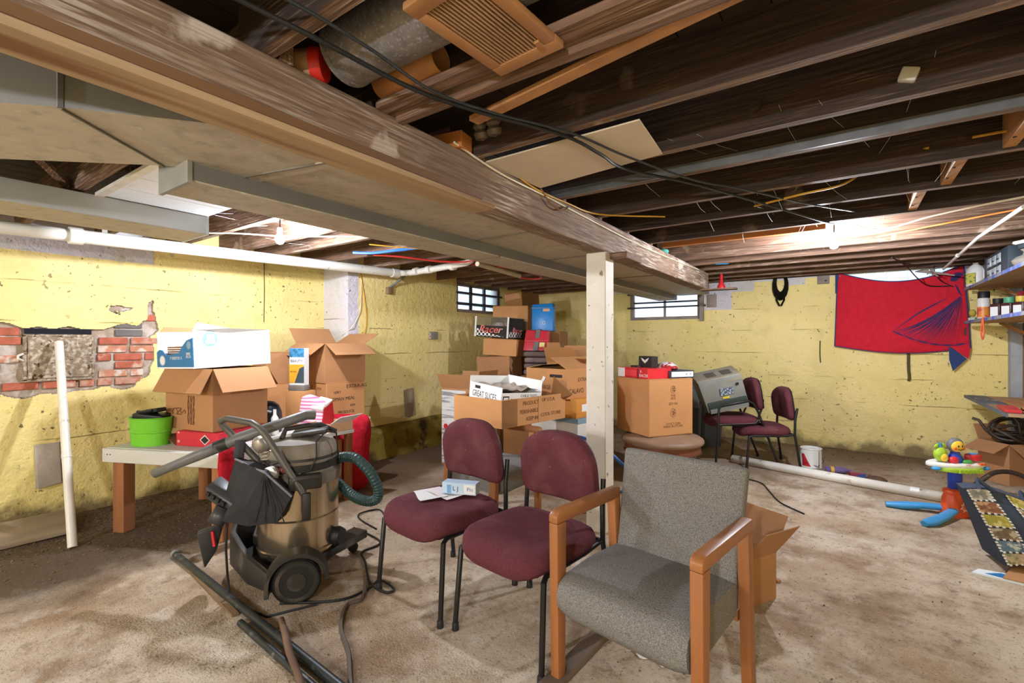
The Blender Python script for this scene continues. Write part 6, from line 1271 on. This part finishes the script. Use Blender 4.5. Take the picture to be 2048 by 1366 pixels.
MB().prism([(.075*math.cos(2*PI*k/10)*(1 if k % 2 else .82), .045*math.sin(2*PI*k/10)) for k in range(10)], .425, .475, Matrix.Translation((.155, .0, 0))).build('red_dial', RP2, ty, bevel=.012); MB().prism([(.04*math.cos(2*PI*k/12), .026*math.sin(2*PI*k/12)) for k in range(12)], .475, .482, Matrix.Translation((.155, -.005, 0))).build('dial_face', TB, ty)
MB().obox((.14, -.10, .418), (.05, .03, .012)).build('red_button', OR, ty, bevel=.004); text('print', 'ABC', ty, (.0, -.132, .418), (R(20), 0, 0), .03, RP2)
# ================================================================ patchwork bag and flattened carton
qb = thing('patchwork_bag', 'patchwork fabric bag with navy bands slumped on the floor at the right edge', 'bag', (.86, 4.20, 0), R(20))
QB = mat('navy_cloth', '#3b4456', .9, var=.12, bump=.4)
def qs(u, v, off=0.):
    """front face of the slumped bag: u across, v up"""
    x = -.17+.48*u-.14*v; z = .03+.41*v; y = -.20+.12*v-.07*math.sin(PI*u)*math.sin(PI*min(1, v*1.1))-off
    return (x+off*.2, y, z-.06*u*(v)+.02*math.sin(6*u))
m = MB(); n, k_ = 20, 16
fr = [qs(i/n, j/k_) for j in range(k_+1) for i in range(n+1)]; bk = [(x+.03, y+.24*(1-.5*j/k_), z) for j in range(k_+1) for (x, y, z) in [qs(i/n, j/k_) for i in range(n+1)]]
N_ = len(fr); fs = [(j*(n+1)+i, j*(n+1)+i+1, (j+1)*(n+1)+i+1, (j+1)*(n+1)+i) for j in range(k_) for i in range(n)]
fs += [tuple(q+N_ for q in reversed(f)) for f in list(fs)]
for i in range(n): fs += [(i, i+1, N_+i+1, N_+i), (k_*(n+1)+i, k_*(n+1)+i+1, N_+k_*(n+1)+i+1, N_+k_*(n+1)+i)]
for j in range(k_): fs += [(j*(n+1), (j+1)*(n+1), N_+(j+1)*(n+1), N_+j*(n+1)), (j*(n+1)+n, (j+1)*(n+1)+n, N_+(j+1)*(n+1)+n, N_+j*(n+1)+n)]
m.add(fr+bk, fs); m.build('bag_body', QB, qb, smooth=60)
PTC = [mat('patch_%s' % c.strip('#'), c, .9, var=.25, scale=35, c2=d_, thr=(.5, .58), s2=30) for c, d_ in (('#b8a98a', '#7d8a6a'), ('#8f8d8c', '#c7c3ba'), ('#8a5a45', '#c9a37d'), ('#a8a04a', '#d8cf8a'), ('#7d6a55', '#b8b09a'), ('#5f7a8a', '#c0c8c4'))]
dash = MB()
for ci, (u0, u1) in enumerate(((.03, .25), (.44, .66), (.84, .99))):
    for j in range(6):
        v0, v1 = j/6+.01, (j+1)/6-.01
        mm = MB(); mm.grid(lambda u, v: qs(u0+(u1-u0)*u, v0+(v1-v0)*v, .007), 4, 4); mm.build('patch', PTC[(ci*2+j*5) % 6], qb, recalc=False, solid=.004)
        for q in range(4):
            dash.add([qs(u0+(u1-u0)*(q+.15)/4, v0-.012, .011), qs(u0+(u1-u0)*(q+.6)/4, v0-.012, .011), qs(u0+(u1-u0)*(q+.6)/4, v0+.012, .011), qs(u0+(u1-u0)*(q+.15)/4, v0+.012, .011)], [(0, 1, 2, 3)])
            for uu in (u0, u1): vv = v0+(v1-v0)*(q+.15)/4; dash.add([qs(uu-.012, vv, .011), qs(uu+.012, vv, .011), qs(uu+.012, vv+.022, .011), qs(uu-.012, vv+.022, .011)], [(0, 1, 2, 3)])
dash.build('stitching', PAPER, qb, recalc=False)['kind'] = 'stuff'
for u in (.25, .7): MB().tube([qs(u-.08, .98), (qs(u, 1)[0]-.03, qs(u, 1)[1]+.03, qs(u, 1)[2]+.05), qs(u+.08, .98)], .013, 7).build('handle', QB, qb, smooth=60)
fc = thing('flattened_carton', 'flattened blue and white carton lying on the floor at the right edge', 'cardboard', (.80, 3.86, 0), R(35))
MB().prism([(-.10, -.02), (.02, -.13), (.5, -.13), (.5, .12), (.1, .12)], .012, .018).build('sheet', CARD, fc); MB().prism([(-.20, .06), (-.10, -.03), (.02, -.14), (.06, -.05), (-.03, .05), (-.12, .1)], .0, .011).build('printed_panel', mat('blue_white_panel', '#dfe6ec', .5, var=.04), fc); MB().prism([(-.14, .04), (-.06, -.05), (.02, -.06), (-.05, .04)], .0112, .013).build('blue_patch', BLUE, fc)
# ================================================================ loose soil and grit along the left wall, crumbs on the floor
gr = MB(); rg = random.Random(21); T4 = [(1, 1, 1), (-1, -1, 1), (-1, 1, -1), (1, -1, -1)]
for k in range(5200):
    if k < 3600: x = -4.93+abs(rg.gauss(0, .55)); y = rg.uniform(.0, 3.2)
    elif k < 4500: x = rg.uniform(-4.3, 1.6); y = 7.2-abs(rg.gauss(0, .35))
    else: x = rg.uniform(-3.5, 1.5); y = rg.uniform(.9, 6.5)
    if x > -3.55 and k < 3600: continue
    s = rg.uniform(.0015, .0055)*(1.3 if k < 4500 else .9); a_ = rg.uniform(0, 6.3); c, q = math.cos(a_), math.sin(a_)
    gr.add([(x+(p[0]*c-p[1]*q)*s, y+(p[0]*q+p[1]*c)*s, s*.5+p[2]*s*.6) for p in T4], [(0, 1, 2), (0, 2, 3), (0, 3, 1), (1, 3, 2)])
g_ = gr.build('grit', mat('soil_grit', '#6a543c', .95, var=.3)); tag(g_, 'loose soil grit scattered over the floor', 'grit', kind='stuff')

# cobwebs strung between the joists around the right-hand bulb and along the beam
cw = MB(); rw = random.Random(9)
for k in range(150):
    if k < 95: x, y = rw.gauss(-.15, .55), rw.choice(YJS[12:19])-.02
    else: x, y = rw.uniform(-4.0, -2.5), rw.choice(YJS[9:15])
    a = Vector((x, y, 2.185+rw.uniform(.0, .12))); b_ = a+Vector((rw.gauss(0, .05), rw.choice((.38, .4, -.38, .2)), rw.uniform(-.04, .04))); c_ = (a+b_)/2-Vector((0, 0, rw.uniform(.0, .02)))
    if min(a.z, b_.z, c_.z) < 2.1: continue
    cw.tube([a, c_, b_], .0006, 3)
cw = cw.build('cobweb', mat('cobweb', '#d8d8d8', .8)); tag(cw, 'thin grey cobweb strands hanging between the joists', 'cobweb', kind='stuff')
# settle the stacked cartons unevenly
for o in list(COL.objects):
    if o.parent is None:
        b_ = o.name.split('.')[0]; z_ = o.rotation_euler.z
        if b_ == 'plain_carton': o.rotation_euler = (R(-1.5), R(2.5), z_)
        elif b_ == 'toy_car_box': o.rotation_euler = (R(-1), R(3.5), z_); o.location.z += .012
        elif b_ == 'top_carton': o.rotation_euler = (R(2.5), R(-3), z_); o.location.z += .012
        elif b_ == 'crushed_carton': o.rotation_euler = (R(2), R(-2), z_)
        elif b_ == 'white_display_box': o.rotation_euler = (R(1.5), R(-1.5), z_); o.location.z += .006
        elif b_ == 'produce_tray': o.rotation_euler = (R(-3), R(3), z_)
